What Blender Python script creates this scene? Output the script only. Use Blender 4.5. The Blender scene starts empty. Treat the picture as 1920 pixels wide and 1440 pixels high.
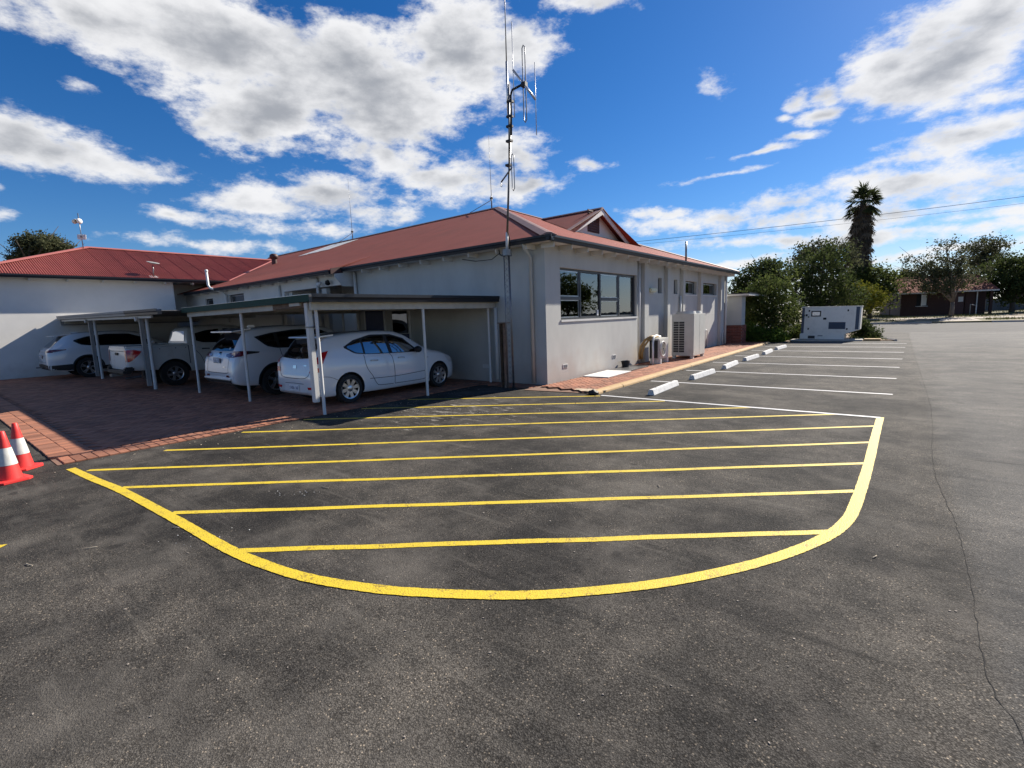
import bpy, bmesh, math, random
import numpy as np
from mathutils import Vector, Matrix
from mathutils.bvhtree import BVHTree
R = math.radians
rng = random.Random(7)
nrng = np.random.default_rng(11)
scene = bpy.context.scene
COL = scene.collection

# ------------------------------------------------------------------ camera
# world: X = along the parking-bay lines, Y = along the long side wall, Z up; metres
CAM_H = 1.68
F_PX = 909.34
PP = (960.0, 720.0)
MW = np.array([[0.7831186, 0.05720171, -0.619236],
               [0.62090007, -0.12758221, 0.77343771],
               [-0.03476154, -0.99017713, -0.13542854]])   # world axes in camera (right, down, forward)
cam_d = bpy.data.cameras.new('camera')
cam = bpy.data.objects.new('camera', cam_d); COL.objects.link(cam)
cr, cd, cf = MW[:, 0], MW[:, 1], MW[:, 2]
cam.matrix_world = Matrix(((cr[0], -cd[0], -cf[0], 0), (cr[1], -cd[1], -cf[1], 0),
                           (cr[2], -cd[2], -cf[2], CAM_H), (0, 0, 0, 1)))
cam_d.sensor_width = 36.0
cam_d.lens = 36.0 * F_PX / 1920.0
cam_d.clip_start = 0.05; cam_d.clip_end = 3000
scene.camera = cam
scene.cycles.max_bounces = 6; scene.cycles.diffuse_bounces = 2; scene.cycles.glossy_bounces = 2; scene.cycles.transparent_max_bounces = 8

def ray(u, v):
    return MW @ np.array([(u - PP[0]) / F_PX, (v - PP[1]) / F_PX, 1.0])
def gnd(u, v, z=0.0):
    d = ray(u, v); t = (z - CAM_H) / d[2]; return (float(d[0] * t), float(d[1] * t), z)
def at_depth(u, v, dep):
    d = ray(u, v) * dep; return (float(d[0]), float(d[1]), float(d[2] + CAM_H))

# ------------------------------------------------------------------ light
SUN = Vector((0.34, 1.43, 1.0)).normalized()
sun_el = math.asin(SUN.z); sun_az = math.atan2(SUN.x, SUN.y)
sd = bpy.data.lights.new('sun', 'SUN'); sd.energy = 5.0; sd.angle = R(0.53); sd.color = (1.0, 0.93, 0.82)
so = bpy.data.objects.new('sun', sd); COL.objects.link(so)
so.rotation_euler = SUN.to_track_quat('Z', 'Y').to_euler()
so.location = SUN * 60

scene.view_settings.view_transform = 'Standard'
scene.view_settings.look = 'None'
scene.view_settings.gamma = 1.0
scene.view_settings.use_curve_mapping = False
scene.view_settings.exposure = 0.88

world = bpy.data.worlds.new('World'); scene.world = world
world.use_nodes = True
world.cycles.sampling_method = 'MANUAL'; world.cycles.sample_map_resolution = 256

def build_world():
    nt = world.node_tree; N = nt.nodes; L = nt.links; N.clear()
    out = N.new('ShaderNodeOutputWorld'); bg = N.new('ShaderNodeBackground')
    bg.inputs['Strength'].default_value = 0.050
    sky = N.new('ShaderNodeTexSky'); sky.sky_type = 'NISHITA'; sky.sun_disc = False
    sky.sun_elevation = sun_el; sky.sun_rotation = sun_az
    sky.altitude = 300; sky.air_density = 1.0; sky.dust_density = 0.25; sky.ozone_density = 4.0
    hs = N.new('ShaderNodeHueSaturation'); hs.inputs['Saturation'].default_value = 1.30
    hs.inputs['Value'].default_value = 0.95
    L.new(sky.outputs[0], hs.inputs['Color'])
    tint = N.new('ShaderNodeMixRGB'); tint.blend_type = 'MULTIPLY'; tint.inputs[0].default_value = 1.0
    L.new(hs.outputs[0], tint.inputs[1]); tint.inputs[2].default_value = (0.90, 1.03, 1.24, 1)
    tc = N.new('ShaderNodeTexCoord')
    dirv = tc.outputs['Generated']
    def math_(op, a, b=None, c=None, clamp=False):
        n = N.new('ShaderNodeMath'); n.operation = op; n.use_clamp = clamp
        for i, s in enumerate((a, b, c)):
            if s is None: continue
            if isinstance(s, (int, float)): n.inputs[i].default_value = s
            else: L.new(s, n.inputs[i])
        return n.outputs[0]
    def vm(op, a, b):
        n = N.new('ShaderNodeVectorMath'); n.operation = op
        for i, s in enumerate((a, b)):
            if isinstance(s, tuple): n.inputs[i].default_value = s
            elif s is not None: L.new(s, n.inputs[i])
        return n
    def noise(vec, scale, detail, rough, typ='FBM', lac=2.0):
        n = N.new('ShaderNodeTexNoise'); n.inputs['Scale'].default_value = scale
        n.inputs['Detail'].default_value = detail; n.inputs['Roughness'].default_value = rough
        n.inputs['Lacunarity'].default_value = lac
        L.new(vec, n.inputs['Vector']); return n
    nrm = vm('NORMALIZE', dirv, None)
    flat = vm('MULTIPLY', nrm.outputs[0], (1, 1, 2.1)).outputs[0]
    warp = noise(flat, 5.0, 3, 0.55)
    w0 = vm('SUBTRACT', warp.outputs['Color'], (0.5, 0.5, 0.5)).outputs[0]
    w1 = vm('MULTIPLY', w0, (0.16, 0.16, 0.07)).outputs[0]
    wd = vm('ADD', nrm.outputs[0], w1).outputs[0]
    blobs = [  # (u, v, radius u, radius v) of cloud bodies, turned into directions on the sky
        (180, 20, 190, 60), (430, 85, 270, 95), (520, 225, 155, 78), (700, 170, 215, 120), (730, 285, 160, 52),
        (560, 285, 90, 30), (860, 90, 160, 110), (975, 80, 90, 60), (30, 20, 100, 50),
        (50, 262, 140, 62), (175, 300, 130, 46), (262, 325, 60, 16), (150, 145, 40, 22),
        (480, 385, 120, 30), (610, 378, 150, 40), (700, 402, 90, 28), (560, 425, 160, 18),
        (860, 330, 110, 45), (960, 348, 100, 26), (970, 285, 55, 40),
        (370, 456, 130, 17), (300, 408, 55, 11), (5, 345, 40, 14), (5, 395, 30, 12),
        (1800, 90, 160, 95), (1690, 110, 80, 50), (1870, 30, 120, 70), (1895, 170, 60, 30),
        (1345, 157, 52, 22), (1512, 175, 24, 16), (1585, 160, 42, 17), (1570, 205, 62, 14), (1475, 208, 16, 9),
        (1810, 265, 160, 44), (1890, 238, 100, 40), (1690, 300, 60, 16),
        (1600, 335, 90, 30), (1480, 372, 140, 30), (1700, 345, 170, 32), (1870, 335, 150, 36), (1300, 418, 150, 26),
        (1480, 408, 170, 26), (1230, 400, 60, 16), (1680, 395, 170, 24), (1860, 395, 150, 22),
        (1400, 455, 190, 16), (1600, 448, 170, 22), (1800, 432, 200, 20), (1890, 462, 150, 14),
        (1420, 492, 160, 12), (1650, 490, 160, 14), (1830, 492, 160, 12), (1560, 520, 300, 9),
        (1090, 311, 40, 11), (1090, 2, 110, 16), (1495, 258, 50, 7), (1370, 320, 80, 6), (1420, 282, 70, 6),
    ]
    cur = None
    for (u, v, ru, rv) in blobs:
        c = Vector(ray(u, v)).normalized()
        e1 = Vector((0, 0, 1)).cross(c).normalized() * -1
        e2 = c.cross(e1) * -1
        if e2.z < 0: e2 = -e2
        e1 = e2.cross(c)
        rr = ray(u, v); dep = np.linalg.norm(rr)
        r1 = ru / F_PX / dep * (1.0 if abs(u - 960) < 500 else 0.9); r2 = rv / F_PX / dep
        m = Matrix((e1, e2, c)).transposed()
        mp = N.new('ShaderNodeMapping'); mp.vector_type = 'TEXTURE'
        mp.inputs['Location'].default_value = c
        mp.inputs['Rotation'].default_value = m.to_euler('XYZ')
        mp.inputs['Scale'].default_value = (r1, r2, max(r1, r2))
        L.new(wd, mp.inputs['Vector'])
        ln = N.new('ShaderNodeVectorMath'); ln.operation = 'LENGTH'; L.new(mp.outputs[0], ln.inputs[0])
        # pull the field into comparable units: (1 - len) * relative size
        s = min(1.0, 0.35 + r2 * 9)
        val = math_('MULTIPLY', math_('SUBTRACT', 1.0, ln.outputs['Value']), s)
        cur = val if cur is None else math_('SMOOTH_MAX', cur, val, 0.12)
    # elsewhere in the sky: the same kind of broken cumulus
    gen = noise(flat, 2.3, 4, 0.5)
    g = math_('MULTIPLY', math_('SUBTRACT', gen.outputs['Fac'], 0.58), 4.0)
    axis = vm('DOT_PRODUCT', nrm.outputs[0], tuple(float(a) for a in cf)).outputs['Value']
    mr = N.new('ShaderNodeMapRange'); mr.interpolation_type = 'SMOOTHSTEP'
    mr.inputs[1].default_value = 0.62; mr.inputs[2].default_value = 0.40
    mr.inputs[3].default_value = -3.0; mr.inputs[4].default_value = 0.0
    L.new(axis, mr.inputs[0])
    cur = math_('MAXIMUM', cur, math_('ADD', g, mr.outputs[0]))
    n1 = noise(flat, 7.0, 8, 0.66); n2 = noise(flat, 26.0, 5, 0.68)
    det = math_('MULTIPLY_ADD', math_('SUBTRACT', n1.outputs['Fac'], 0.5), 2.1,
                math_('MULTIPLY', math_('SUBTRACT', n2.outputs['Fac'], 0.5), 0.62))
    dens = math_('ADD', cur, det)
    mask = N.new('ShaderNodeMapRange'); mask.interpolation_type = 'SMOOTHSTEP'
    mask.inputs[1].default_value = -0.08; mask.inputs[2].default_value = 0.46
    L.new(dens, mask.inputs[0])
    # thickness -> grey base; lit edges stay white
    n3 = noise(flat, 4.2, 3, 0.55)
    off = vm('ADD', flat, (SUN.x * 0.05, SUN.y * 0.05, SUN.z * 0.10)).outputs[0]
    n4 = noise(off, 7.0, 3, 0.62)
    slope = math_('MULTIPLY', math_('SUBTRACT', n4.outputs['Fac'], n1.outputs['Fac']), 1.5)
    th = math_('ADD', math_('ADD', dens, math_('MULTIPLY', math_('SUBTRACT', n3.outputs['Fac'], 0.5), 0.9)), slope)
    shade = N.new('ShaderNodeMapRange'); shade.interpolation_type = 'SMOOTHSTEP'
    shade.inputs[1].default_value = 0.16; shade.inputs[2].default_value = 1.10
    L.new(th, shade.inputs[0])
    cc = N.new('ShaderNodeMixRGB'); L.new(shade.outputs[0], cc.inputs[0])
    cc.inputs[1].default_value = (10.2, 10.2, 10.3, 1); cc.inputs[2].default_value = (4.3, 4.5, 4.9, 1)
    mx = N.new('ShaderNodeMixRGB')
    sz_ = N.new('ShaderNodeSeparateXYZ'); L.new(nrm.outputs[0], sz_.inputs[0])
    hz = N.new('ShaderNodeMapRange'); hz.interpolation_type = 'SMOOTHSTEP'      # low white haze all round the horizon
    hz.inputs[1].default_value = 0.13; hz.inputs[2].default_value = -0.02; hz.inputs[3].default_value = 0.0; hz.inputs[4].default_value = 0.75
    L.new(sz_.outputs[2], hz.inputs[0])
    L.new(math_('MAXIMUM', math_('MULTIPLY', mask.outputs[0], 0.96), hz.outputs[0]), mx.inputs[0])
    L.new(tint.outputs[0], mx.inputs[1]); L.new(cc.outputs[0], mx.inputs[2])
    L.new(mx.outputs[0], bg.inputs['Color']); L.new(bg.outputs[0], out.inputs['Surface'])
build_world()

# ------------------------------------------------------------------ materials
M = {}
def newmat(name):
    m = bpy.data.materials.new(name); m.use_nodes = True
    nt = m.node_tree; b = nt.nodes['Principled BSDF']; M[name] = m
    return m, nt, b
def pmat(name, col, rough=0.6, var=0.12, scale=6.0, bump=0.0, bscale=60.0, metal=0.0, coat=0.0, spec=0.5, attr=None,
         dirt=None, dscale=1.2, dlo=0.5, dhi=0.75, stretch=None, bdist=0.01):
    m, nt, b = newmat(name); N = nt.nodes; L = nt.links
    tc = N.new('ShaderNodeTexCoord'); vec = tc.outputs['Object']
    if stretch:
        mp = N.new('ShaderNodeMapping'); mp.inputs['Scale'].default_value = stretch
        L.new(vec, mp.inputs['Vector']); vec = mp.outputs[0]
    n = N.new('ShaderNodeTexNoise'); n.inputs['Scale'].default_value = scale; n.inputs['Detail'].default_value = 6
    n.inputs['Roughness'].default_value = 0.6; L.new(vec, n.inputs['Vector'])
    mr = N.new('ShaderNodeMapRange'); mr.inputs[1].default_value = 0.3; mr.inputs[2].default_value = 0.7
    mr.inputs[3].default_value = 1 - var; mr.inputs[4].default_value = 1 + var
    L.new(n.outputs['Fac'], mr.inputs[0])
    mul = N.new('ShaderNodeMixRGB'); mul.blend_type = 'MULTIPLY'; mul.inputs[0].default_value = 1
    mul.inputs[1].default_value = (*col, 1); L.new(mr.outputs[0], mul.inputs[2])
    c = mul.outputs[0]
    if attr:
        a = N.new('ShaderNodeAttribute'); a.attribute_name = attr
        m2 = N.new('ShaderNodeMixRGB'); m2.blend_type = 'MULTIPLY'; m2.inputs[0].default_value = 1
        L.new(c, m2.inputs[1]); L.new(a.outputs['Color'], m2.inputs[2]); c = m2.outputs[0]
    if dirt:
        n2 = N.new('ShaderNodeTexNoise'); n2.inputs['Scale'].default_value = dscale; n2.inputs['Detail'].default_value = 8
        n2.inputs['Roughness'].default_value = 0.65; L.new(vec, n2.inputs['Vector'])
        r2 = N.new('ShaderNodeMapRange'); r2.inputs[1].default_value = dlo; r2.inputs[2].default_value = dhi
        r2.inputs[4].default_value = dirt[3] if len(dirt) > 3 else 0.6
        L.new(n2.outputs['Fac'], r2.inputs[0])
        m3 = N.new('ShaderNodeMixRGB'); L.new(r2.outputs[0], m3.inputs[0]); L.new(c, m3.inputs[1])
        m3.inputs[2].default_value = (*dirt[:3], 1); c = m3.outputs[0]
    L.new(c, b.inputs['Base Color'])
    b.inputs['Roughness'].default_value = rough; b.inputs['Metallic'].default_value = metal
    b.inputs['Specular IOR Level'].default_value = spec
    if coat: b.inputs['Coat Weight'].default_value = coat; b.inputs['Coat Roughness'].default_value = 0.05
    if bump:
        nb = N.new('ShaderNodeTexNoise'); nb.inputs['Scale'].default_value = bscale; nb.inputs['Detail'].default_value = 4
        L.new(vec, nb.inputs['Vector'])
        bp = N.new('ShaderNodeBump'); bp.inputs['Strength'].default_value = bump; bp.inputs['Distance'].default_value = bdist
        L.new(nb.outputs['Fac'], bp.inputs['Height']); L.new(bp.outputs[0], b.inputs['Normal'])
    return m

def asphalt_mat():
    m, nt, b = newmat('asphalt'); N = nt.nodes; L = nt.links
    tc = N.new('ShaderNodeTexCoord'); vec = tc.outputs['Object']
    def noise(scale, detail=5, rough=0.6, v=vec):
        n = N.new('ShaderNodeTexNoise'); n.inputs['Scale'].default_value = scale; n.inputs['Detail'].default_value = detail
        n.inputs['Roughness'].default_value = rough; L.new(v, n.inputs['Vector']); return n.outputs['Fac']
    def rng_(f, a, b_, c=0.0, d=1.0):
        r = N.new('ShaderNodeMapRange'); r.inputs[1].default_value = a; r.inputs[2].default_value = b_
        r.inputs[3].default_value = c; r.inputs[4].default_value = d; L.new(f, r.inputs[0]); return r.outputs[0]
    def mix(f, a, c, mode='MIX'):
        n = N.new('ShaderNodeMixRGB'); n.blend_type = mode
        if isinstance(f, float): n.inputs[0].default_value = f
        else: L.new(f, n.inputs[0])
        for i, s in ((1, a), (2, c)):
            if isinstance(s, tuple): n.inputs[i].default_value = (*s, 1)
            else: L.new(s, n.inputs[i])
        return n.outputs[0]
    vo = N.new('ShaderNodeTexVoronoi'); vo.inputs['Scale'].default_value = 125; L.new(vec, vo.inputs['Vector'])
    vo2 = N.new('ShaderNodeTexVoronoi'); vo2.inputs['Scale'].default_value = 230; L.new(vec, vo2.inputs['Vector'])
    sep = N.new('ShaderNodeSeparateColor'); L.new(vo.outputs['Color'], sep.inputs[0])
    base = mix(rng_(sep.outputs[0], 0.0, 1.0), (0.070, 0.068, 0.066), (0.160, 0.155, 0.148))
    base = mix(rng_(sep.outputs[1], 0.95, 0.98), base, (0.36, 0.32, 0.27))           # pale stones
    base = mix(rng_(vo.outputs['Distance'], 0.30, 0.75), base, (0.040, 0.038, 0.036))   # gaps between stones
    # large areas: newer black, older grey, dust
    big = noise(0.55, 5, 0.62)
    base = mix(0.9, base, mix(rng_(big, 0.40, 0.60), (0.50, 0.50, 0.51), (1.42, 1.38, 1.31)), 'MULTIPLY')
    mid = noise(2.6, 6, 0.65)
    base = mix(0.9, base, mix(rng_(mid, 0.36, 0.68), (0.66, 0.66, 0.66), (1.40, 1.35, 1.28)), 'MULTIPLY')
    # far part of the yard is older and paler
    sx = N.new('ShaderNodeSeparateXYZ'); L.new(vec, sx.inputs[0])
    age = rng_(sx.outputs[1], 9.0, 30.0, 0.0, 1.0)
    age2 = N.new('ShaderNodeMath'); age2.operation = 'MAXIMUM'; L.new(age, age2.inputs[0])
    L.new(rng_(sx.outputs[0], 0.30, 0.9, 0.0, 0.55), age2.inputs[1])
    base = mix(age2.outputs[0], base, mix(0.5, base, (0.20, 0.195, 0.19)))
    base = mix(1.0, base, mix(rng_(sx.outputs[0], -8.0, 0.42), (0.62, 0.62, 0.63), (0.95, 0.95, 0.95)), 'MULTIPLY')
    base = mix(rng_(sx.outputs[0], 0.40, 0.50), base, mix(1.0, base, (1.22, 1.25, 1.29), 'MULTIPLY'))   # older greyer mat east of the joint
    dust = noise(0.85, 8, 0.68)
    base = mix(rng_(dust, 0.50, 0.66, 0, 0.42), base, (0.20, 0.185, 0.165))   # dusty patches   # newer, blacker mat to the west
    # drag and scuff marks
    mp = N.new('ShaderNodeMapping'); mp.inputs['Rotation'].default_value = (0, 0, R(35)); mp.inputs['Scale'].default_value = (0.5, 5.0, 1)
    L.new(vec, mp.inputs['Vector'])
    sc = noise(1.3, 7, 0.7, mp.outputs[0])
    base = mix(rng_(sc, 0.55, 0.78, 0, 0.40), base, (0.24, 0.222, 0.195))
    mp2 = N.new('ShaderNodeMapping'); mp2.inputs['Rotation'].default_value = (0, 0, R(-52)); mp2.inputs['Scale'].default_value = (0.35, 4.0, 1)
    L.new(vec, mp2.inputs['Vector'])
    base = mix(rng_(noise(1.1, 4, 0.6, mp2.outputs[0]), 0.62, 0.72, 0, 0.5), base, (0.016, 0.016, 0.016))
    # chalky mortar smears where the carport was worked on
    vd = N.new('ShaderNodeVectorMath'); vd.operation = 'DISTANCE'; L.new(vec, vd.inputs[0]); vd.inputs[1].default_value = (-6.4, 6.3, 0)
    near = rng_(vd.outputs['Value'], 0.6, 3.4, 0.16, 0.0)
    mp3 = N.new('ShaderNodeMapping'); mp3.inputs['Rotation'].default_value = (0, 0, R(-38)); mp3.inputs['Scale'].default_value = (1.0, 3.2, 1)
    L.new(vec, mp3.inputs['Vector'])
    sm = N.new('ShaderNodeMath'); sm.operation = 'ADD'; L.new(noise(2.4, 9, 0.72, mp3.outputs[0]), sm.inputs[0]); L.new(near, sm.inputs[1])
    base = mix(rng_(sm.outputs[0], 0.70, 0.80, 0, 0.85), base, (0.50, 0.47, 0.42))
    base = mix(rng_(noise(2.9, 2, 0.5), 0.70, 0.74, 0, 0.55), base, (0.022, 0.021, 0.021))     # oil drips
    # reddish dirt and chalky spill patches
    base = mix(rng_(noise(1.7, 7, 0.7), 0.70, 0.80, 0, 0.55), base, (0.26, 0.19, 0.14))
    base = mix(1.0, base, (0.80, 0.785, 0.765), 'MULTIPLY')
    L.new(base, b.inputs['Base Color'])
    b.inputs['Roughness'].default_value = 0.9; b.inputs['Specular IOR Level'].default_value = 0.15
    bp = N.new('ShaderNodeBump'); bp.inputs['Strength'].default_value = 0.6; bp.inputs['Distance'].default_value = 0.004
    ad = N.new('ShaderNodeMath'); ad.operation = 'MULTIPLY_ADD'; ad.inputs[1].default_value = -1.0
    L.new(vo.outputs['Distance'], ad.inputs[0]); L.new(vo2.outputs['Distance'], ad.inputs[2])
    L.new(ad.outputs[0], bp.inputs['Height']); L.new(bp.outputs[0], b.inputs['Normal'])
asphalt_mat()

def paint_mat(name, col, wear):
    m, nt, b = newmat(name); N = nt.nodes; L = nt.links
    tc = N.new('ShaderNodeTexCoord'); vec = tc.outputs['Object']
    vo = N.new('ShaderNodeTexVoronoi'); vo.inputs['Scale'].default_value = 105; L.new(vec, vo.inputs['Vector'])
    n = N.new('ShaderNodeTexNoise'); n.inputs['Scale'].default_value = 9; n.inputs['Detail'].default_value = 5; L.new(vec, n.inputs['Vector'])
    n2 = N.new('ShaderNodeTexNoise'); n2.inputs['Scale'].default_value = 70; n2.inputs['Detail'].default_value = 3; L.new(vec, n2.inputs['Vector'])
    ad = N.new('ShaderNodeMath'); ad.operation = 'ADD'; L.new(n.outputs['Fac'], ad.inputs[0]); L.new(n2.outputs['Fac'], ad.inputs[1])
    r = N.new('ShaderNodeMapRange'); r.inputs[1].default_value = 1.06; r.inputs[2].default_value = 1.28; r.inputs[4].default_value = wear
    L.new(ad.outputs[0], r.inputs[0])
    g = N.new('ShaderNodeMapRange'); g.inputs[1].default_value = 0.35; g.inputs[2].default_value = 0.75; g.inputs[4].default_value = 0.4
    L.new(vo.outputs['Distance'], g.inputs[0])
    mx = N.new('ShaderNodeMath'); mx.operation = 'MAXIMUM'; L.new(r.outputs[0], mx.inputs[0]); L.new(g.outputs[0], mx.inputs[1])
    n3 = N.new('ShaderNodeTexNoise'); n3.inputs['Scale'].default_value = 1.6; n3.inputs['Detail'].default_value = 9; n3.inputs['Roughness'].default_value = 0.75; L.new(vec, n3.inputs['Vector'])
    r3 = N.new('ShaderNodeMapRange'); r3.inputs[1].default_value = 0.52; r3.inputs[2].default_value = 0.72; r3.inputs[4].default_value = 0.5 * wear
    L.new(n3.outputs['Fac'], r3.inputs[0])
    m4 = N.new('ShaderNodeMath'); m4.operation = 'MAXIMUM'; L.new(mx.outputs[0], m4.inputs[0]); L.new(r3.outputs[0], m4.inputs[1]); mx = m4
    c = N.new('ShaderNodeMixRGB'); L.new(mx.outputs[0], c.inputs[0]); c.inputs[1].default_value = (*col, 1)
    c.inputs[2].default_value = (col[0] * .36, col[1] * .32, col[2] * .4 + .02, 1)
    L.new(c.outputs[0], b.inputs['Base Color']); b.inputs['Roughness'].default_value = 0.6
    bp = N.new('ShaderNodeBump'); bp.inputs['Strength'].default_value = 0.5; bp.inputs['Distance'].default_value = 0.004
    bp.invert = True
    L.new(vo.outputs['Distance'], bp.inputs['Height']); L.new(bp.outputs[0], b.inputs['Normal'])
paint_mat('yellow_paint', (0.70, 0.515, 0.026), 1.0)
paint_mat('white_paint', (0.68, 0.68, 0.665), 0.5)

def glass_mat(name, tint, refl=0.12):
    m, nt, b = newmat(name); N = nt.nodes; L = nt.links
    N.remove(b); out = N['Material Output']
    tr = N.new('ShaderNodeBsdfTransparent'); tr.inputs[0].default_value = (*tint, 1)
    gl = N.new('ShaderNodeBsdfGlossy'); gl.inputs['Roughness'].default_value = 0.015; gl.inputs[0].default_value = (0.9, 0.95, 1, 1)
    fr = N.new('ShaderNodeFresnel'); fr.inputs[0].default_value = 1.5
    ad = N.new('ShaderNodeMath'); ad.operation = 'ADD'; ad.use_clamp = True; ad.inputs[1].default_value = refl
    nz = N.new('ShaderNodeTexNoise'); nz.inputs['Scale'].default_value = 1.5
    tc = N.new('ShaderNodeTexCoord'); L.new(tc.outputs['Object'], nz.inputs['Vector'])
    bp = N.new('ShaderNodeBump'); bp.inputs['Strength'].default_value = 0.05; bp.inputs['Distance'].default_value = 0.03
    L.new(nz.outputs['Fac'], bp.inputs['Height']); L.new(bp.outputs[0], gl.inputs['Normal'])
    L.new(fr.outputs[0], ad.inputs[0]); mx = N.new('ShaderNodeMixShader')
    L.new(ad.outputs[0], mx.inputs[0]); L.new(tr.outputs[0], mx.inputs[1]); L.new(gl.outputs[0], mx.inputs[2])
    L.new(mx.outputs[0], out.inputs['Surface'])
glass_mat('window_glass', (0.62, 0.72, 0.74), 0.10)
glass_mat('car_glass', (0.03, 0.035, 0.04), 0.22)
glass_mat('dark_glass', (0.03, 0.035, 0.04), 0.10)

def leaf_mat(name, a, bcol, trans=0.25):
    m, nt, b = newmat(name); N = nt.nodes; L = nt.links
    at = N.new('ShaderNodeAttribute'); at.attribute_name = 'tint'
    mx = N.new('ShaderNodeMixRGB'); mx.inputs[1].default_value = (*a, 1); mx.inputs[2].default_value = (*bcol, 1)
    L.new(at.outputs['Fac'], mx.inputs[0]); L.new(mx.outputs[0], b.inputs['Base Color'])
    b.inputs['Roughness'].default_value = 0.85; b.inputs['Specular IOR Level'].default_value = 0.06
    out = N['Material Output']; tl = N.new('ShaderNodeBsdfTranslucent'); L.new(mx.outputs[0], tl.inputs[0])
    ms = N.new('ShaderNodeMixShader'); ms.inputs[0].default_value = trans
    L.new(b.outputs[0], ms.inputs[1]); L.new(tl.outputs[0], ms.inputs[2]); L.new(ms.outputs[0], out.inputs['Surface'])
leaf_mat('leaf_dark', (0.020, 0.034, 0.012), (0.085, 0.105, 0.034), 0.38)
leaf_mat('leaf_mid', (0.028, 0.048, 0.014), (0.125, 0.145, 0.042), 0.42)
leaf_mat('leaf_gum', (0.040, 0.048, 0.026), (0.125, 0.130, 0.066), 0.35)
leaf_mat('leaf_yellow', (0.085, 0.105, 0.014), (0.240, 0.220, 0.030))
leaf_mat('leaf_bright', (0.040, 0.080, 0.012), (0.110, 0.160, 0.030))
leaf_mat('palm_leaf', (0.030, 0.048, 0.018), (0.095, 0.110, 0.045), 0.35)
leaf_mat('palm_dead', (0.060, 0.045, 0.030), (0.140, 0.110, 0.075), 0.1)
leaf_mat('grass', (0.055, 0.075, 0.018), (0.170, 0.165, 0.060), 0.2)

pmat('render_grey', (0.5128, 0.5108, 0.4788), 0.85, 0.07, 1.6, 0.25, 90, dirt=(0.3944, 0.3973, 0.3788, 0.6000), dscale=0.9, dlo=0.48, dhi=0.75, stretch=(1, 1, 0.45), bdist=0.006)
pmat('render_pale', (0.7430, 0.7172, 0.6656), 0.85, 0.05, 1.2, 0.2, 90, dirt=(0.6192, 0.6037, 0.5676, 0.5000), dscale=0.5, bdist=0.006)
pmat('white_trim', (0.6440, 0.6348, 0.6072), 0.55, 0.06, 5, dirt=(0.4140, 0.3864, 0.3496, 0.4000), dscale=3, dlo=0.55, dhi=0.8)
pmat('cream_beam', (0.52, 0.49, 0.42), 0.6, 0.08, 4, dirt=(0.33, 0.27, 0.20, 0.6), dscale=2.5)
pmat('rotten_timber', (0.17, 0.12, 0.085), 0.9, 0.35, 12, 0.5, 30)
pmat('gutter_dark', (0.014, 0.017, 0.024), 0.4, 0.15, 4, spec=0.3)
pmat('gutter_grey', (0.26, 0.255, 0.25), 0.5, 0.12, 3)
pmat('fascia_green', (0.010, 0.050, 0.034), 0.6, 0.12, 4, spec=0.2, dirt=(0.02, 0.05, 0.038, 0.5), dscale=3)
pmat('red_corrugated', (0.2406, 0.0676, 0.0486), 0.7, 0.10, 1.2, spec=0.15, dirt=(0.1707, 0.0560, 0.0408, 0.7000), dscale=0.7)
pmat('wing_red', (0.3116, 0.0820, 0.0656), 0.65, 0.12, 1.5, spec=0.2, dirt=(0.2214, 0.0615, 0.0492, 0.7000), dscale=0.7)
pmat('skylight_sheet', (0.62, 0.62, 0.60), 0.5, 0.08, 4)
pmat('ridge_cap', (0.2550, 0.1487, 0.1275), 0.6, 0.12, 3, dirt=(0.1870, 0.1530, 0.1360, 0.7000), dscale=2)
pmat('ridge_red', (0.3520, 0.1120, 0.0920), 0.5, 0.10, 2)
pmat('zinc', (0.42, 0.43, 0.44), 0.4, 0.15, 6, metal=0.85)
pmat('carport_sheet', (0.17, 0.17, 0.165), 0.55, 0.10, 2)
pmat('frame_dark', (0.045, 0.047, 0.052), 0.4, 0.1, 6)
pmat('blind', (0.34, 0.36, 0.37), 0.8, 0.08, 2)
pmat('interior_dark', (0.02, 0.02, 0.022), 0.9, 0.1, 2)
pmat('louvre_brown', (0.075, 0.030, 0.026), 0.6, 0.12, 6)
pmat('blue_door', (0.018, 0.032, 0.10), 0.4, 0.08, 4)
pmat('ac_cream', (0.6048, 0.5832, 0.5238), 0.45, 0.05, 4, dirt=(0.4320, 0.3996, 0.3348, 0.5000), dscale=3)
pmat('ac_grille', (0.035, 0.035, 0.035), 0.6, 0.1, 8)
pmat('white_plastic', (0.72, 0.72, 0.70), 0.4, 0.04, 4)
pmat('hose_yellow', (0.40, 0.24, 0.075), 0.5, 0.15, 9)
pmat('light_cream', (0.72, 0.68, 0.46), 0.4, 0.05, 4)
pmat('galv', (0.20, 0.20, 0.205), 0.38, 0.2, 10, metal=0.9)
pmat('aluminium', (0.55, 0.56, 0.58), 0.3, 0.12, 10, metal=0.9)
pmat('rust_steel', (0.17, 0.12, 0.085), 0.7, 0.35, 9, 0.3, 40, dirt=(0.28, 0.25, 0.21, 0.6), dscale=5)
pmat('black_plastic', (0.014, 0.014, 0.015), 0.6, 0.15, 8)
pmat('black_cable', (0.012, 0.012, 0.013), 0.5, 0.1, 8)
pmat('paver', (0.310, 0.126, 0.072), 0.85, 0.16, 14, 0.4, 120, attr='tint', dirt=(0.165, 0.080, 0.050, 0.65), dscale=0.7, bdist=0.004)
pmat('paver_sand', (0.20, 0.115, 0.08), 0.95, 0.2, 20)
pmat('kerb_tan', (0.4760, 0.3145, 0.1445), 0.8, 0.14, 5, 0.3, 70, dirt=(0.2890, 0.2040, 0.1190, 0.6000), dscale=3)
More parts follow.
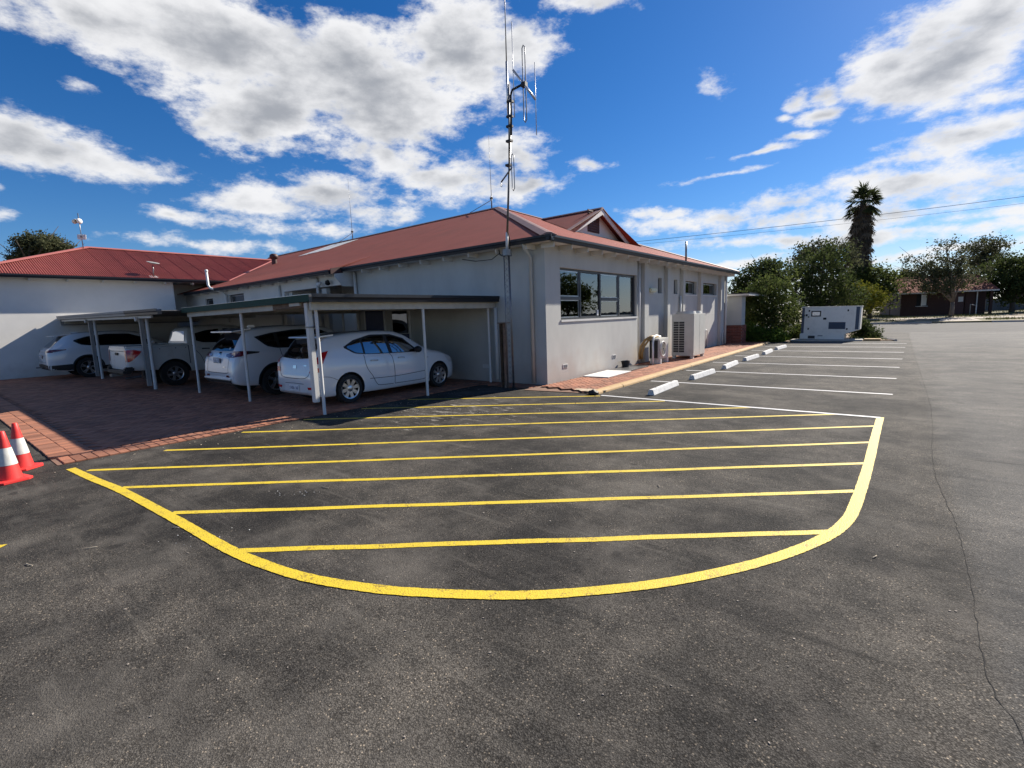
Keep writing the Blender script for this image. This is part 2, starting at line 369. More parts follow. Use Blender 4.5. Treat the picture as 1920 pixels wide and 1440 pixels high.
pmat('concrete', (0.42, 0.40, 0.37), 0.85, 0.15, 4, 0.35, 80, dirt=(0.30, 0.26, 0.22, 0.6), dscale=2)
pmat('stop_white', (0.6512, 0.6424, 0.6248), 0.75, 0.08, 6, 0.4, 60, dirt=(0.24, 0.23, 0.22, 0.6), dscale=4, dlo=0.54, dhi=0.74)
pmat('car_white', (0.72, 0.73, 0.74), 0.22, 0.015, 2, coat=1.0)
pmat('ute_white', (0.66, 0.66, 0.63), 0.3, 0.04, 3, coat=0.7, dirt=(0.42, 0.37, 0.31, 0.5), dscale=2.2)
pmat('tyre', (0.016, 0.016, 0.016), 0.85, 0.15, 20)
pmat('alloy', (0.55, 0.56, 0.58), 0.28, 0.06, 8, metal=0.9)
pmat('lamp_red', (0.50, 0.012, 0.014), 0.12, 0.05, 6, coat=1.0)
pmat('lamp_darkred', (0.13, 0.012, 0.02), 0.12, 0.05, 6, coat=1.0)
pmat('lamp_clear', (0.60, 0.58, 0.57), 0.1, 0.05, 6, coat=1.0)
pmat('seam', (0.03, 0.031, 0.033), 0.7, 0.1, 6)
pmat('plate', (0.66, 0.68, 0.72), 0.5, 0.05, 6)
pmat('plate_ink', (0.06, 0.08, 0.20), 0.6, 0.05, 6)
pmat('chrome', (0.65, 0.66, 0.68), 0.12, 0.03, 6, metal=1.0)
pmat('cone_red', (0.7200, 0.0378, 0.0324), 0.5, 0.08, 6, dirt=(0.4500, 0.0450, 0.0360, 0.5000), dscale=7)
pmat('cone_white', (0.6120, 0.6030, 0.5580), 0.45, 0.10, 8, dirt=(0.3780, 0.3600, 0.3240, 0.6000), dscale=9)
pmat('gen_white', (0.8144, 0.7802, 0.7010), 0.4, 0.05, 3, dirt=(0.4442, 0.4234, 0.3792, 0.5000), dscale=3)
pmat('gen_blue', (0.035, 0.060, 0.105), 0.4, 0.08, 4)
pmat('red_brick', (0.22, 0.065, 0.045), 0.85, 0.22, 12, 0.4, 80, attr='tint')
pmat('mortar', (0.22, 0.17, 0.145), 0.9, 0.15, 20)
pmat('dark_brick', (0.060, 0.030, 0.024), 0.85, 0.2, 8)
pmat('tan_brick', (0.125, 0.085, 0.062), 0.85, 0.2, 6)
pmat('tile_red', (0.2280, 0.0808, 0.0551), 0.9, 0.18, 3, spec=0.08, dirt=(0.1425, 0.0551, 0.0427, 0.7000), dscale=0.7)
pmat('bark', (0.085, 0.065, 0.050), 0.9, 0.3, 14, 0.6, 40)
pmat('bark_gum', (0.16, 0.125, 0.10), 0.85, 0.3, 6, 0.4, 30)
pmat('soil', (0.19, 0.125, 0.085), 0.95, 0.3, 3, 0.5, 30, dirt=(0.11, 0.075, 0.05, 0.7), dscale=2)
pmat('sand_spill', (0.52, 0.42, 0.30), 0.95, 0.2, 8, 0.5, 60)
pmat('verge', (0.1148, 0.1062, 0.0425), 0.95, 0.3, 1.2, 0.5, 20, dirt=(0.2805, 0.2125, 0.1445, 0.9000), dscale=0.30, dlo=0.46, dhi=0.60)
pmat('footpath', (0.3400, 0.2890, 0.2380), 0.9, 0.12, 2)
pmat('road', (0.1066, 0.1033, 0.1000), 0.92, 0.18, 1.2, 0.4, 60, spec=0.15, dirt=(0.1394, 0.1353, 0.1296, 0.7000), dscale=0.35)
pmat('fence_grey', (0.13, 0.15, 0.17), 0.6, 0.1, 3)
pmat('white_board', (0.6630, 0.6545, 0.6290), 0.6, 0.05, 5)
pmat('tar', (0.042, 0.041, 0.040), 0.95, 0.2, 20, spec=0.05)
pmat('twig', (0.45, 0.38, 0.28), 0.9, 0.2, 30)
pmat('ember_stone', (0.30, 0.26, 0.22), 0.9, 0.3, 30)

def splash(name, col, h):
    nt = M[name].node_tree; N = nt.nodes; L = nt.links; b = N['Principled BSDF']
    src = b.inputs['Base Color'].links[0].from_socket
    tc = N.new('ShaderNodeTexCoord'); sx = N.new('ShaderNodeSeparateXYZ'); L.new(tc.outputs['Object'], sx.inputs[0])
    n = N.new('ShaderNodeTexNoise'); n.inputs['Scale'].default_value = 2.2; n.inputs['Detail'].default_value = 7; L.new(tc.outputs['Object'], n.inputs['Vector'])
    ad = N.new('ShaderNodeMath'); ad.operation = 'MULTIPLY_ADD'; ad.inputs[1].default_value = -1.3; L.new(n.outputs['Fac'], ad.inputs[0]); L.new(sx.outputs[2], ad.inputs[2])
    r = N.new('ShaderNodeMapRange'); r.inputs[1].default_value = h - .62; r.inputs[2].default_value = -.72; r.inputs[4].default_value = 0.55; L.new(ad.outputs[0], r.inputs[0])
    m = N.new('ShaderNodeMixRGB'); L.new(r.outputs[0], m.inputs[0]); L.new(src, m.inputs[1]); m.inputs[2].default_value = (*col, 1); L.new(m.outputs[0], b.inputs['Base Color'])
splash('render_grey', (0.40, 0.31, 0.25), 0.75)
splash('render_pale', (0.46, 0.38, 0.32), 0.6)

# corrugated finish of the big roof: fine ribs running down each slope
def ribbed(name, src, axis):
    m = M[src].copy(); m.name = name; M[name] = m
    nt = m.node_tree; N = nt.nodes; L = nt.links; b = N['Principled BSDF']
    tc = N.new('ShaderNodeTexCoord'); w = N.new('ShaderNodeTexWave'); w.wave_type = 'BANDS'
    w.bands_direction = axis; w.inputs['Scale'].default_value = 6.6 * 0.5
    L.new(tc.outputs['Object'], w.inputs['Vector'])
    bp = N.new('ShaderNodeBump'); bp.inputs['Strength'].default_value = 0.6; bp.inputs['Distance'].default_value = 0.018
    L.new(w.outputs['Fac'], bp.inputs['Height']); L.new(bp.outputs[0], b.inputs['Normal'])
ribbed('roof_ribs_x', 'red_corrugated', 'X')
ribbed('roof_ribs_y', 'red_corrugated', 'Y')

# ------------------------------------------------------------------ builders
def tag(o, label=None, cat=None, group=None, kind=None):
    if label: o['label'] = label
    if cat: o['category'] = cat
    if group: o['group'] = group
    if kind: o['kind'] = kind
    return o
ORG = {}
def thing(name, loc, label, cat, group=None, rotz=0.0):
    o = bpy.data.objects.new(name, None); COL.objects.link(o); o.location = loc
    o.rotation_euler = (0, 0, rotz); o.empty_display_size = 0.2
    ORG[o.name] = Vector(loc); tag(o, label, cat, group); return o
def org(p):
    if p is None: return Vector((0, 0, 0))
    return ORG.get(p.name, Vector((0, 0, 0)))

class MB:
    def __init__(s): s.v = []; s.f = []; s.t = []
    def add(s, vs, fs, tint=None):
        b = len(s.v); s.v += [tuple(map(float, p)) for p in vs]; s.f += [[i + b for i in f] for f in fs]
        if tint is not None: s.t += [tint] * len(fs)
        return s
    def box(s, x0, x1, y0, y1, z0, z1, tint=None):
        vs = [(x0, y0, z0), (x1, y0, z0), (x1, y1, z0), (x0, y1, z0), (x0, y0, z1), (x1, y0, z1), (x1, y1, z1), (x0, y1, z1)]
        return s.add(vs, [(3, 2, 1, 0), (4, 5, 6, 7), (0, 1, 5, 4), (1, 2, 6, 5), (2, 3, 7, 6), (3, 0, 4, 7)], tint)
    def cbox(s, c, d, rz=0.0, rx=0.0, ry=0.0):
        m = Matrix.Rotation(rz, 3, 'Z') @ Matrix.Rotation(ry, 3, 'Y') @ Matrix.Rotation(rx, 3, 'X')
        vs = []
        for z in (-.5, .5):
            for (x, y) in ((-.5, -.5), (.5, -.5), (.5, .5), (-.5, .5)):
                vs.append(Vector(c) + m @ Vector((x * d[0], y * d[1], z * d[2])))
        return s.add(vs, [(3, 2, 1, 0), (4, 5, 6, 7), (0, 1, 5, 4), (1, 2, 6, 5), (2, 3, 7, 6), (3, 0, 4, 7)])
    def tube(s, p0, p1, r0, r1=None, n=10, caps=True):
        r1 = r0 if r1 is None else r1
        p0 = Vector(p0); p1 = Vector(p1); d = (p1 - p0).normalized()
        a = d.orthogonal().normalized(); b = d.cross(a)
        vs = []
        for p, r in ((p0, r0), (p1, r1)):
            for i in range(n):
                t = 2 * math.pi * i / n; vs.append(p + a * (r * math.cos(t)) + b * (r * math.sin(t)))
        fs = [(i, (i + 1) % n, n + (i + 1) % n, n + i) for i in range(n)]
        if caps: fs += [tuple(range(n - 1, -1, -1)), tuple(range(n, 2 * n))]
        return s.add(vs, fs)
    def path(s, pts, r, n=8, closed=False):
        pts = [Vector(p) for p in pts]; k = len(pts); vs = []; fs = []
        rr = r if isinstance(r, (list, tuple)) else [r] * k
        up = None
        for i, p in enumerate(pts):
            if closed: d = pts[(i + 1) % k] - pts[i - 1]
            else: d = pts[min(i + 1, k - 1)] - pts[max(i - 1, 0)]
            d.normalize()
            if up is None: up = d.orthogonal().normalized()
            up = (up - d * up.dot(d)).normalized(); b = d.cross(up)
            for j in range(n):
                t = 2 * math.pi * j / n; vs.append(p + up * (rr[i] * math.cos(t)) + b * (rr[i] * math.sin(t)))
        for i in range(k if closed else k - 1):
            i2 = (i + 1) % k
            for j in range(n):
                fs.append((i * n + j, i * n + (j + 1) % n, i2 * n + (j + 1) % n, i2 * n + j))
        if not closed: fs += [tuple(range(n - 1, -1, -1)), tuple((k - 1) * n + j for j in range(n))]
        return s.add(vs, fs)
    def poly(s, pts): return s.add(pts, [tuple(range(len(pts)))])
    def slab(s, pts, n, t):
        """flat polygon given thickness t against normal n"""
        n = Vector(n).normalized() * t; k = len(pts)
        vs = [Vector(p) for p in pts] + [Vector(p) - n for p in pts]
        fs = [tuple(range(k)), tuple(range(2 * k - 1, k - 1, -1))] + [(i, k + i, k + (i + 1) % k, (i + 1) % k) for i in range(k)]
        return s.add(vs, fs)
    def lathe(s, prof, n=20, c=(0, 0, 0), axis='Z'):
        vs = []; k = len(prof)
        for i in range(n):
            t = 2 * math.pi * i / n
            for (r, h) in prof:
                p = (r * math.cos(t), r * math.sin(t), h)
                if axis == 'X': p = (h, p[0], p[1])
                if axis == 'Y': p = (p[0], h, p[1])
                vs.append((p[0] + c[0], p[1] + c[1], p[2] + c[2]))
        fs = []
        for i in range(n):
            for j in range(k - 1):
                a = i * k + j; b = ((i + 1) % n) * k + j; fs.append((a, b, b + 1, a + 1))
        return s.add(vs, fs)
    def build(s, name, mat, parent=None, smooth=False, bevel=0.0, kind=None, fixn=True, auto=None):
        o_ = org(parent)
        me = bpy.data.meshes.new(name)
        me.from_pydata([(x - o_.x, y - o_.y, z - o_.z) for (x, y, z) in s.v], [], s.f)
        if s.t and len(s.t) == len(s.f):
            at = me.color_attributes.new('tint', 'FLOAT_COLOR', 'CORNER')
            buf = []
            for p, t in zip(me.polygons, s.t):
                tt = t if isinstance(t, (tuple, list)) else (t, t, t)
                buf += [tt[0], tt[1], tt[2], 1.0] * p.loop_total
            at.data.foreach_set('color', buf)
        me.update()
        if fixn or bevel:
            bm = bmesh.new(); bm.from_mesh(me)
            if fixn: bmesh.ops.recalc_face_normals(bm, faces=bm.faces)
            if bevel:
                bmesh.ops.bevel(bm, geom=[e for e in bm.edges if len(e.link_faces) == 2 and e.calc_face_angle() > 0.6],
                                offset=bevel, segments=2, affect='EDGES', clamp_overlap=True)
            bm.to_mesh(me); bm.free()
        if smooth:
            me.polygons.foreach_set('use_smooth', [True] * len(me.polygons))
            if auto is not None: me.set_sharp_from_angle(angle=auto)
        me.materials.append(M[mat])
        o = bpy.data.objects.new(name, me); COL.objects.link(o)
        if parent is not None: o.parent = parent
        ORG[o.name] = o_
        if kind: o['kind'] = kind
        return o

def bxo(name, mat, parent, *a, bevel=0.0): return MB().box(*a).build(name, mat, parent, bevel=bevel)
def copy_tree(o, parent=None):
    c = o.copy(); COL.objects.link(c); c.parent = parent
    for ch in list(o.children): copy_tree(ch, c)
    return c

def wall_boxes(mb, axis, p0, p1, a0, a1, z0, z1, holes):
    """wall slab with rectangular openings; axis 'x': slab between x=p0..p1 running along y=a0..a1"""
    cuts = sorted(set([a0, a1] + [h[0] for h in holes] + [h[1] for h in holes]))
    for i in range(len(cuts) - 1):
        b0, b1 = cuts[i], cuts[i + 1]; mid = (b0 + b1) / 2
        hs = sorted([(h[2], h[3]) for h in holes if h[0] <= mid <= h[1]])
        zs = z0
        for (ha, hb) in hs + [(z1, z1)]:
            if ha > zs:
                if axis == 'x': mb.box(p0, p1, b0, b1, zs, ha)
                else: mb.box(b0, b1, p0, p1, zs, ha)
            zs = hb
    return mb

# ================================================================== GROUND
def sheet(name, pts, z, mat, parent=None, **k):
    return MB().poly([(p[0], p[1], z) for p in pts]).build(name, mat, parent, fixn=False, **k)
ground = sheet('ground', [(-600, -600), (600, -600), (600, 900), (-600, 900)], -0.03, 'verge'); tag(ground, kind='structure')
carpark = sheet('car_park', [(-40, -30), (45, -30), (45, 37.4), (-2.1, 37.4), (-2.1, 31.5), (-0.15, 28.6), (-3.2, 28.0), (-4.9, 27.2), (-9, 27.2), (-40, 27.2)], 0.0, 'asphalt')
tag(carpark, kind='structure')
road = sheet('road', [(-200, 37.4), (200, 37.4), (200, 54.0), (-200, 54.0)], 0.001, 'road'); tag(road, kind='structure')

def strip_on_ground(pts, w, z):
    """ribbon of width w along a ground polyline"""
    P = [np.array(p[:2]) for p in pts]; vs = []; fs = []
    for i, p in enumerate(P):
        d = P[min(i + 1, len(P) - 1)] - P[max(i - 1, 0)]; d = d / np.linalg.norm(d); n = np.array([-d[1], d[0]])
        ww = w[i] if isinstance(w, (list, tuple)) else w
        vs += [(*(p + n * ww / 2), z), (*(p - n * ww / 2), z)]
    for i in range(len(P) - 1): fs.append((2 * i, 2 * i + 1, 2 * i + 3, 2 * i + 2))
    return MB().add(vs, fs)
def smooth_poly(pts, n=6):
    P = [np.array(p, float) for p in pts]; out = []
    for i in range(len(P) - 1):
        p0 = P[max(i - 1, 0)]; p1 = P[i]; p2 = P[i + 1]; p3 = P[min(i + 2, len(P) - 1)]
        for k in range(n):
            t = k / n
            out.append(0.5 * ((2 * p1) + (-p0 + p2) * t + (2 * p0 - 5 * p1 + 4 * p2 - p3) * t * t + (-p0 + 3 * p1 - 3 * p2 + p3) * t ** 3))
    out.append(P[-1]); return out

# yellow no-parking area: thick outline and hatch lines
edge = [(-8.02, 1.13), (-7.2, 1.19), (-6.34, 1.27), (-4.95, 1.33), (-3.95, 1.36), (-3.45, 1.41), (-3.0, 1.50), (-2.54, 1.67), (-2.21, 1.84),
        (-1.75, 2.13), (-1.41, 2.42), (-1.05, 2.80), (-0.70, 3.29), (-0.46, 3.74), (-0.31, 4.13), (-0.235, 4.49), (-0.21, 4.83),
        (-0.19, 5.47), (-0.175, 6.35), (-0.165, 7.77), (-0.15, 9.02)]
edge = smooth_poly(edge, 24)
jit = lambda a: a * (rng.random() - 0.5)
strip_on_ground(edge, [0.092 + jit(0.009) for _ in edge], 0.005).build('yellow_border_line', 'yellow_paint', carpark, fixn=False)
hatch = [((-3.84, 1.39), (-0.31, 4.18)), ((-5.18, 1.36), (-0.23, 5.25)), ((-6.52, 1.30), (-0.20, 6.27)), ((-7.72, 1.24), (-0.19, 7.30)),
         ((-7.99, 2.12), (-0.18, 8.33)), ((-8.20, 3.25), (-0.66, 9.02)), ((-8.26, 4.32), (-1.93, 8.98)), ((-8.24, 5.50), (-3.43, 8.93)), ((-8.25, 6.68), (-4.80, 8.92))]
for i, (a, b) in enumerate(hatch):
    k = 110
    pts = [np.array(a) * (1 - t / k) + np.array(b) * (t / k) + np.array([0.004 * math.sin(t * .31 + i), 0.004 * math.sin(t * .17 + 2 * i)]) for t in range(k + 1)]
    strip_on_ground(pts, [0.072 + jit(0.009) for _ in pts], 0.003).build('yellow_hatch_line', 'yellow_paint', carpark, fixn=False)
bays = [(8.99, -4.82, -0.15), (11.47, -4.76, -0.03), (13.99, -4.75, 0.01), (16.52, -4.74, 0.06), (19.08, -4.70, 0.12), (21.75, -4.72, 0.17), (24.3, -4.7, 0.22), (26.6, -4.0, 0.27)]
for i, (y, x0, x1) in enumerate(bays):
    k = 16
    pts = [(x0 + (x1 - x0) * t / k, y + jit(0.012)) for t in range(k + 1)]
    strip_on_ground(pts, [0.085 + jit(0.008) for _ in pts], 0.0045 if i else 0.0055).build('white_bay_line', 'white_paint', carpark, fixn=False)
# yellow mark at the yard's west side
arc = [(-5.66 + 0.13 * math.cos(t), 0.20 + 0.13 * math.sin(t)) for t in np.linspace(-2.6, 1.0, 16)]
strip_on_ground(arc, 0.07, 0.004).build('yellow_curl_mark', 'yellow_paint', carpark, fixn=False)
# asphalt joint running up the yard
jp = [(0.44, 1.2), (0.47, 2.4), (0.41, 2.75), (0.40, 3.1), (0.42, 3.7), (0.43, 4.3), (0.42, 4.9), (0.385, 5.5), (0.36, 6.2), (0.375, 7.3), (0.43, 8.6), (0.47, 10.5), (0.47, 13), (0.45, 17), (0.42, 22), (0.40, 30), (0.4, 36)]
jp = [p + np.array([jit(0.010), 0]) for p in smooth_poly(jp, 9)]
strip_on_ground(jp, [0.002 + 0.0045 * rng.random() ** 2 for _ in jp], 0.0025).build('asphalt_joint', 'tar', carpark, fixn=False)

# ---- brick paving under the carports
def paver_piece(mb, cx, cy, lx, ly, ang, z, tint=None):
    """one clay paver with chamfered top edges"""
    c, s = math.cos(ang), math.sin(ang); ch = 0.006; h = z
    def P(x, y, zz): return (cx + c * x - s * y, cy + s * x + c * y, zz)
    a, b = lx / 2, ly / 2
    vs = [P(-a, -b, h - .02), P(a, -b, h - .02), P(a, b, h - .02), P(-a, b, h - .02),
          P(-a, -b, h - ch * .7), P(a, -b, h - ch * .7), P(a, b, h - ch * .7), P(-a, b, h - ch * .7),
          P(-a + ch, -b + ch, h), P(a - ch, -b + ch, h), P(a - ch, b - ch, h), P(-a + ch, b - ch, h)]
    fs = [(8, 9, 10, 11), (4, 5, 9, 8), (5, 6, 10, 9), (6, 7, 11, 10), (7, 4, 8, 11), (0, 1, 5, 4), (1, 2, 6, 5), (2, 3, 7, 6), (3, 0, 4, 7)]
    mb.add(vs, fs, tint)
def ptint():
    v = 0.66 + 0.62 * rng.random(); r = rng.random()
    return (v * (1.0 + .06 * r), v * (0.95 + 0.16 * r), v * (0.9 + 0.25 * r))
paving = sheet('brick_paving', [(-27.2, 1.06), (-8.36, 1.06), (-8.36, 9.1), (-4.95, 9.1), (-4.95, 9.8), (-27.2, 9.8)], 0.006, 'paver_sand'); tag(paving, kind='structure')
PZ = 0.020
proto = []
for k in range(6):
    mb = MB(); paver_piece(mb, 0, 0, 0.226, 0.112, 0, 0, ptint()); o = mb.build('paver_mesh', 'paver', None, fixn=False)
    proto.append(o.data); bpy.data.objects.remove(o)
npav = 0
def paver_obj(x, y, ang, parent, z=PZ):
    global npav
    o = bpy.data.objects.new('paver', rng.choice(proto)); COL.objects.link(o); o.parent = parent
    o.location = Vector((x, y, z + 0.004 * (rng.random() - .5))) - org(parent)
    o.rotation_euler = (jit(0.016), jit(0.016), ang + jit(0.02)); npav += 1
for c in range(2):                                   # two header courses along the east edge
    y = 1.12
    while y < 8.95:
        paver_obj(-8.36 - 0.113 - 0.229 * c + jit(0.006), y + 0.058, jit(0.02), paving); y += 0.1165
for c in range(2):                                   # and along the south edge
    x = -8.84
    while x > -15.6:
        paver_obj(x - 0.058, 1.175 + 0.229 * c + jit(0.006), R(90) + jit(0.02), paving); x -= 0.1165
field = MB()
def herringbone(mb, x0, x1, y0, y1, ang, keep, z):
    a, b = 0.229, 0.1145
    c, s = math.cos(ang), math.sin(ang); cx, cy = (x0 + x1) / 2, (y0 + y1) / 2
    rad = math.hypot(x1 - x0, y1 - y0) / 2 + 0.5; n = int(rad / b) + 2
    for i in range(-n, n):
        for j in range(-n, n):
            m4 = (i - j) % 4
            if m4 == 0: ux, uy, w, h = (i + 1) * b, (j + .5) * b, a, b
            elif m4 == 3: ux, uy, w, h = (i + .5) * b, (j + 1) * b, b, a
            else: continue
            # tiling: horizontal brick at (i,j) when i-j = 0 mod 4, vertical brick at (i,j) when i-j = 3 mod 4
            X = cx + c * ux - s * uy; Y = cy + s * ux + c * uy
            if keep(X, Y): paver_piece(mb, X, Y, w - 0.004, h - 0.004, ang, z + jit(0.005), ptint())
herringbone(field, -27, -8.8, 1.5, 9.8, R(45), lambda X, Y: -26.6 < X < -8.87 and 1.58 < Y < 9.65, PZ)
herringbone(field, -8.8, -6.6, 9.0, 9.75, R(45), lambda X, Y: -8.75 < X < -6.75 and 9.15 < Y < 9.65, PZ)
for c in range(2):
    x = -15.7
    while x > -26.5:
        paver_piece(field, x - .058, 1.175 + .229 * c, 0.112, 0.226, 0, PZ, ptint()); x -= 0.1165
field.build('paver_field', 'paver', paving, fixn=False, kind='stuff')

# ---- brick path along the east wall with its kerb
pathb = sheet('brick_path', [(-6.75, 8.86), (-5.6, 9.02), (-5.12, 9.06), (-5.12, 27.0), (-6.9, 27.0)], 0.012, 'paver_sand'); tag(pathb, kind='structure')
pf = MB(); cand = []
class Rec:
    def __init__(s): s.l = []
    def add(s, vs, fs, t): s.l.append((vs, fs, t))
rec = Rec()
herringbone(rec, -6.7, -5.1, 8.8, 27, R(45), lambda X, Y: -6.64 < X < -5.19 and Y < 26.9 and Y > 9.16 - 0.17 * (X + 5.2), 0.046)
items = sorted(rec.l, key=lambda it: min(v[1] for v in it[0]))
for k, (vs, fs, t) in enumerate(items):
    if k < 240: MB().add(vs, fs, t).build('paver', 'paver', pathb, fixn=False)
    else: pf.add(vs, fs, t)
pf.build('paver_field', 'paver', pathb, fixn=False, kind='stuff')
kerb = bpy.data.objects.new('kerb', None); COL.objects.link(kerb); tag(kerb, kind='structure'); ORG['kerb'] = Vector((0, 0, 0))
y = 9.12
while y < 26.6:
    L_ = 1.18
    mb = MB(); x0 = -5.11 + jit(0.012); w = 0.17
    y1 = min(y + L_, 26.6)
    prof = [(x0 - 0.005, -0.02), (x0 - 0.005, 0.065), (x0 + 0.10, 0.068), (x0 + w - 0.02, 0.055), (x0 + w, 0.03), (x0 + w + 0.012, -0.02)]
    k = len(prof); vs = [(px, yy, pz) for yy in (y + .004, y1 - .004) for (px, pz) in prof]
    fs = [(i, (i + 1) % k, k + (i + 1) % k, k + i) for i in range(k)] + [tuple(range(k - 1, -1, -1)), tuple(range(k, 2 * k))]
    mb.add(vs, fs).build('kerb_segment', 'kerb_tan', kerb); y = y1

# ---- wheel stops
def wheel_stop():
    t = thing('wheel_stop', (0, 0, 0), 'x', 'wheel stop')
    w, h, l = 0.075, 0.115, 0.80; prof = [(-w, 0), (w, 0), (w * .55, h), (-w * .55, h)]
    vs = []
    for yy, sh in ((-l, 1), (-l + .04, 1), (l - .04, 1), (l, 1)):
        for (px, pz) in prof: vs.append((px, yy, pz * (1.0)))
    fs = []
    for i in range(3):
        for j in range(4): fs.append((4 * i + j, 4 * i + (j + 1) % 4, 4 * (i + 1) + (j + 1) % 4, 4 * (i + 1) + j))
    fs += [(3, 2, 1, 0), (12, 13, 14, 15)]
    MB().add(vs, fs).build('body', 'stop_white', t, bevel=0.008)
    for s in (-1, 1):
        MB().tube((0, s * 0.5, h - .004), (0, s * 0.5, h + 0.004), 0.018, n=10).build('fixing_bolt', 'galv', t)
    return t
stop0 = wheel_stop()
stops = [(-3.95, 10.24), (-3.94, 12.88), (-3.92, 15.42), (-3.90, 17.95), (-3.89, 20.5), (-3.86, 22.95)]
sl = ['white concrete wheel stop in the parking bay next to the yellow hatching',
      'white concrete wheel stop, second bay from the yellow hatching', 'white concrete wheel stop, third bay from the yellow hatching',
      'white concrete wheel stop, fourth bay from the yellow hatching', 'white concrete wheel stop, fifth bay from the yellow hatching',
      'white concrete wheel stop in the bay next to the generator']
for i, (x, y) in enumerate(stops):
    o = stop0 if i == 0 else copy_tree(stop0)
    o.location = (x, y, 0.001); o.rotation_euler = (0, 0, jit(0.09)); tag(o, sl[i], 'wheel stop', 'wheel stops along the kerb')

# ================================================================== MAIN BUILDING
bld = thing('office_building', (-14.0, 17.4, 0), 'single storey grey rendered building with red hipped roof and east gablet', 'building')
T = 0.38
ex, ey, ez = -6.26, 9.32, 3.50
XW, YW = -6.68, 9.74
YN = 25.1
REC = 0.13
wh = [(10.40, 14.93, 1.58, 2.88)]
w1 = MB(); wall_boxes(w1, 'x', XW - 0.25, XW, YW, 14.98, -0.05, 3.42, wh)
w1.box(XW - 0.25, XW, YW - 0.0, YW + 0.0001, -.05, -.04)
wall_boxes(w1, 'y', YW, YW + 0.25, -14.35, XW - 0.2505, -0.05, 3.42, [])
wh2 = [(17.0, 17.36, 2.36, 2.90), (18.55, 18.95, 2.36, 2.90), (19.62, 21.2, 2.37, 2.90), (21.82, 24.05, 2.38, 2.90)]
wall_boxes(w1, 'x', XW - REC - 0.25, XW - REC, 14.981, YN, -0.05, 3.42, wh2)
wall_boxes(w1, 'y', YN, YN + 0.25, -36, XW - REC, -0.05, 3.42, [])
main_wall = w1.build('wall', 'render_grey', bld)
for (a, b) in ((15.55, 15.90), (17.60, 17.86), (19.22, 19.46), (21.38, 21.66), (24.35, 25.1)):
    bxo('pier', 'render_grey', bld, XW - REC + .0005, XW, a, b, -0.05, 3.415, bevel=0.006)

def window(parent, axis, p, a0, a1, z0, z1, mullions, rails, mat_frame='frame_dark', depth=0.10, blind=True, sill=True, sgn=1, glass='window_glass', fw=0.055):
    """window in a wall: axis 'x' means it faces +-x with outer wall face at x=p"""
    def B(mb, u0, u1, d0, d1, zz0, zz1):
        d0, d1 = p - sgn * d0, p - sgn * d1
        lo, hi = min(d0, d1), max(d0, d1)
        return mb.box(lo, hi, u0, u1, zz0, zz1) if axis == 'x' else mb.box(u0, u1, lo, hi, zz0, zz1)
    mb = MB()
    B(mb, a0, a1, depth - .03, depth + .04, z1 - fw, z1); B(mb, a0, a1, depth - .03, depth + .04, z0, z0 + fw)
    B(mb, a0, a0 + fw, depth - .03, depth + .04, z0 + fw, z1 - fw); B(mb, a1 - fw, a1, depth - .03, depth + .04, z0 + fw, z1 - fw)
    win = mb.build('window', mat_frame, parent)
    cols = [a0] + list(mullions) + [a1]
    for m_ in mullions:
        m2 = MB(); B(m2, m_ - fw * .6, m_ + fw * .6, depth - .035, depth + .04, z0 + fw, z1 - fw); m2.build('mullion', mat_frame, win)
    for i in range(len(cols) - 1):
        c0 = cols[i] + fw * (.6 if i else 1); c1 = cols[i + 1] - fw * (.6 if i < len(cols) - 2 else 1)
        r = rails.get(i)
        segs = [(z0 + fw, z1 - fw)] if r is None else [(z0 + fw, r - .045), (r + .045, z1 - fw)]
        if r is not None:
            m2 = MB(); B(m2, c0, c1, depth - .04, depth + .035, r - .045, r + .045); m2.build('transom', mat_frame, win)
        for (s0, s1) in segs:
            sf = 0.022
            m2 = MB()
            B(m2, c0, c1, depth - .01, depth + .02, s0, s0 + sf); B(m2, c0, c1, depth - .01, depth + .02, s1 - sf, s1)
            B(m2, c0, c0 + sf, depth - .01, depth + .02, s0 + sf, s1 - sf); B(m2, c1 - sf, c1, depth - .01, depth + .02, s0 + sf, s1 - sf)
            m2.build('sash', mat_frame if i % 2 else 'aluminium', win)
            m2 = MB(); B(m2, c0 + sf, c1 - sf, depth + .002, depth + .007, s0 + sf, s1 - sf); m2.build('pane', glass, win)
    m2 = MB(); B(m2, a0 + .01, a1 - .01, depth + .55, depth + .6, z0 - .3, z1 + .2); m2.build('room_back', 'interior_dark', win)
    if blind:
        for i in range(len(cols) - 1):
            m2 = MB()
            B(m2, cols[i] + .08, cols[i + 1] - .16 - 0.12 * (i % 2), depth + .10, depth + .115, z0 + .03, z1 - .03); m2.build('roller_blind', 'blind', win)
    if sill:
        m2 = MB(); B(m2, a0 - .01, a1 + .01, -0.025, depth, z0 - .05, z0 - .001); m2.build('sill', 'white_trim', win)
    return win
bigw = window(bld, 'x', XW, 10.40, 14.93, 1.58, 2.88, [11.50, 12.62, 13.80], {0: 2.13, 2: 2.12}, depth=0.11)
bxo('latch', 'white_plastic', bigw, XW - .105, XW - .085, 12.44, 12.52, 1.66, 1.82)
for (a, b, c, d) in wh2:
    wide = (b - a) > 1
    window(bld, 'x', XW - REC, a, b, c, d, [], {}, blind=False, depth=0.14, sill=wide, glass='dark_glass' if wide else 'window_glass', fw=0.04)

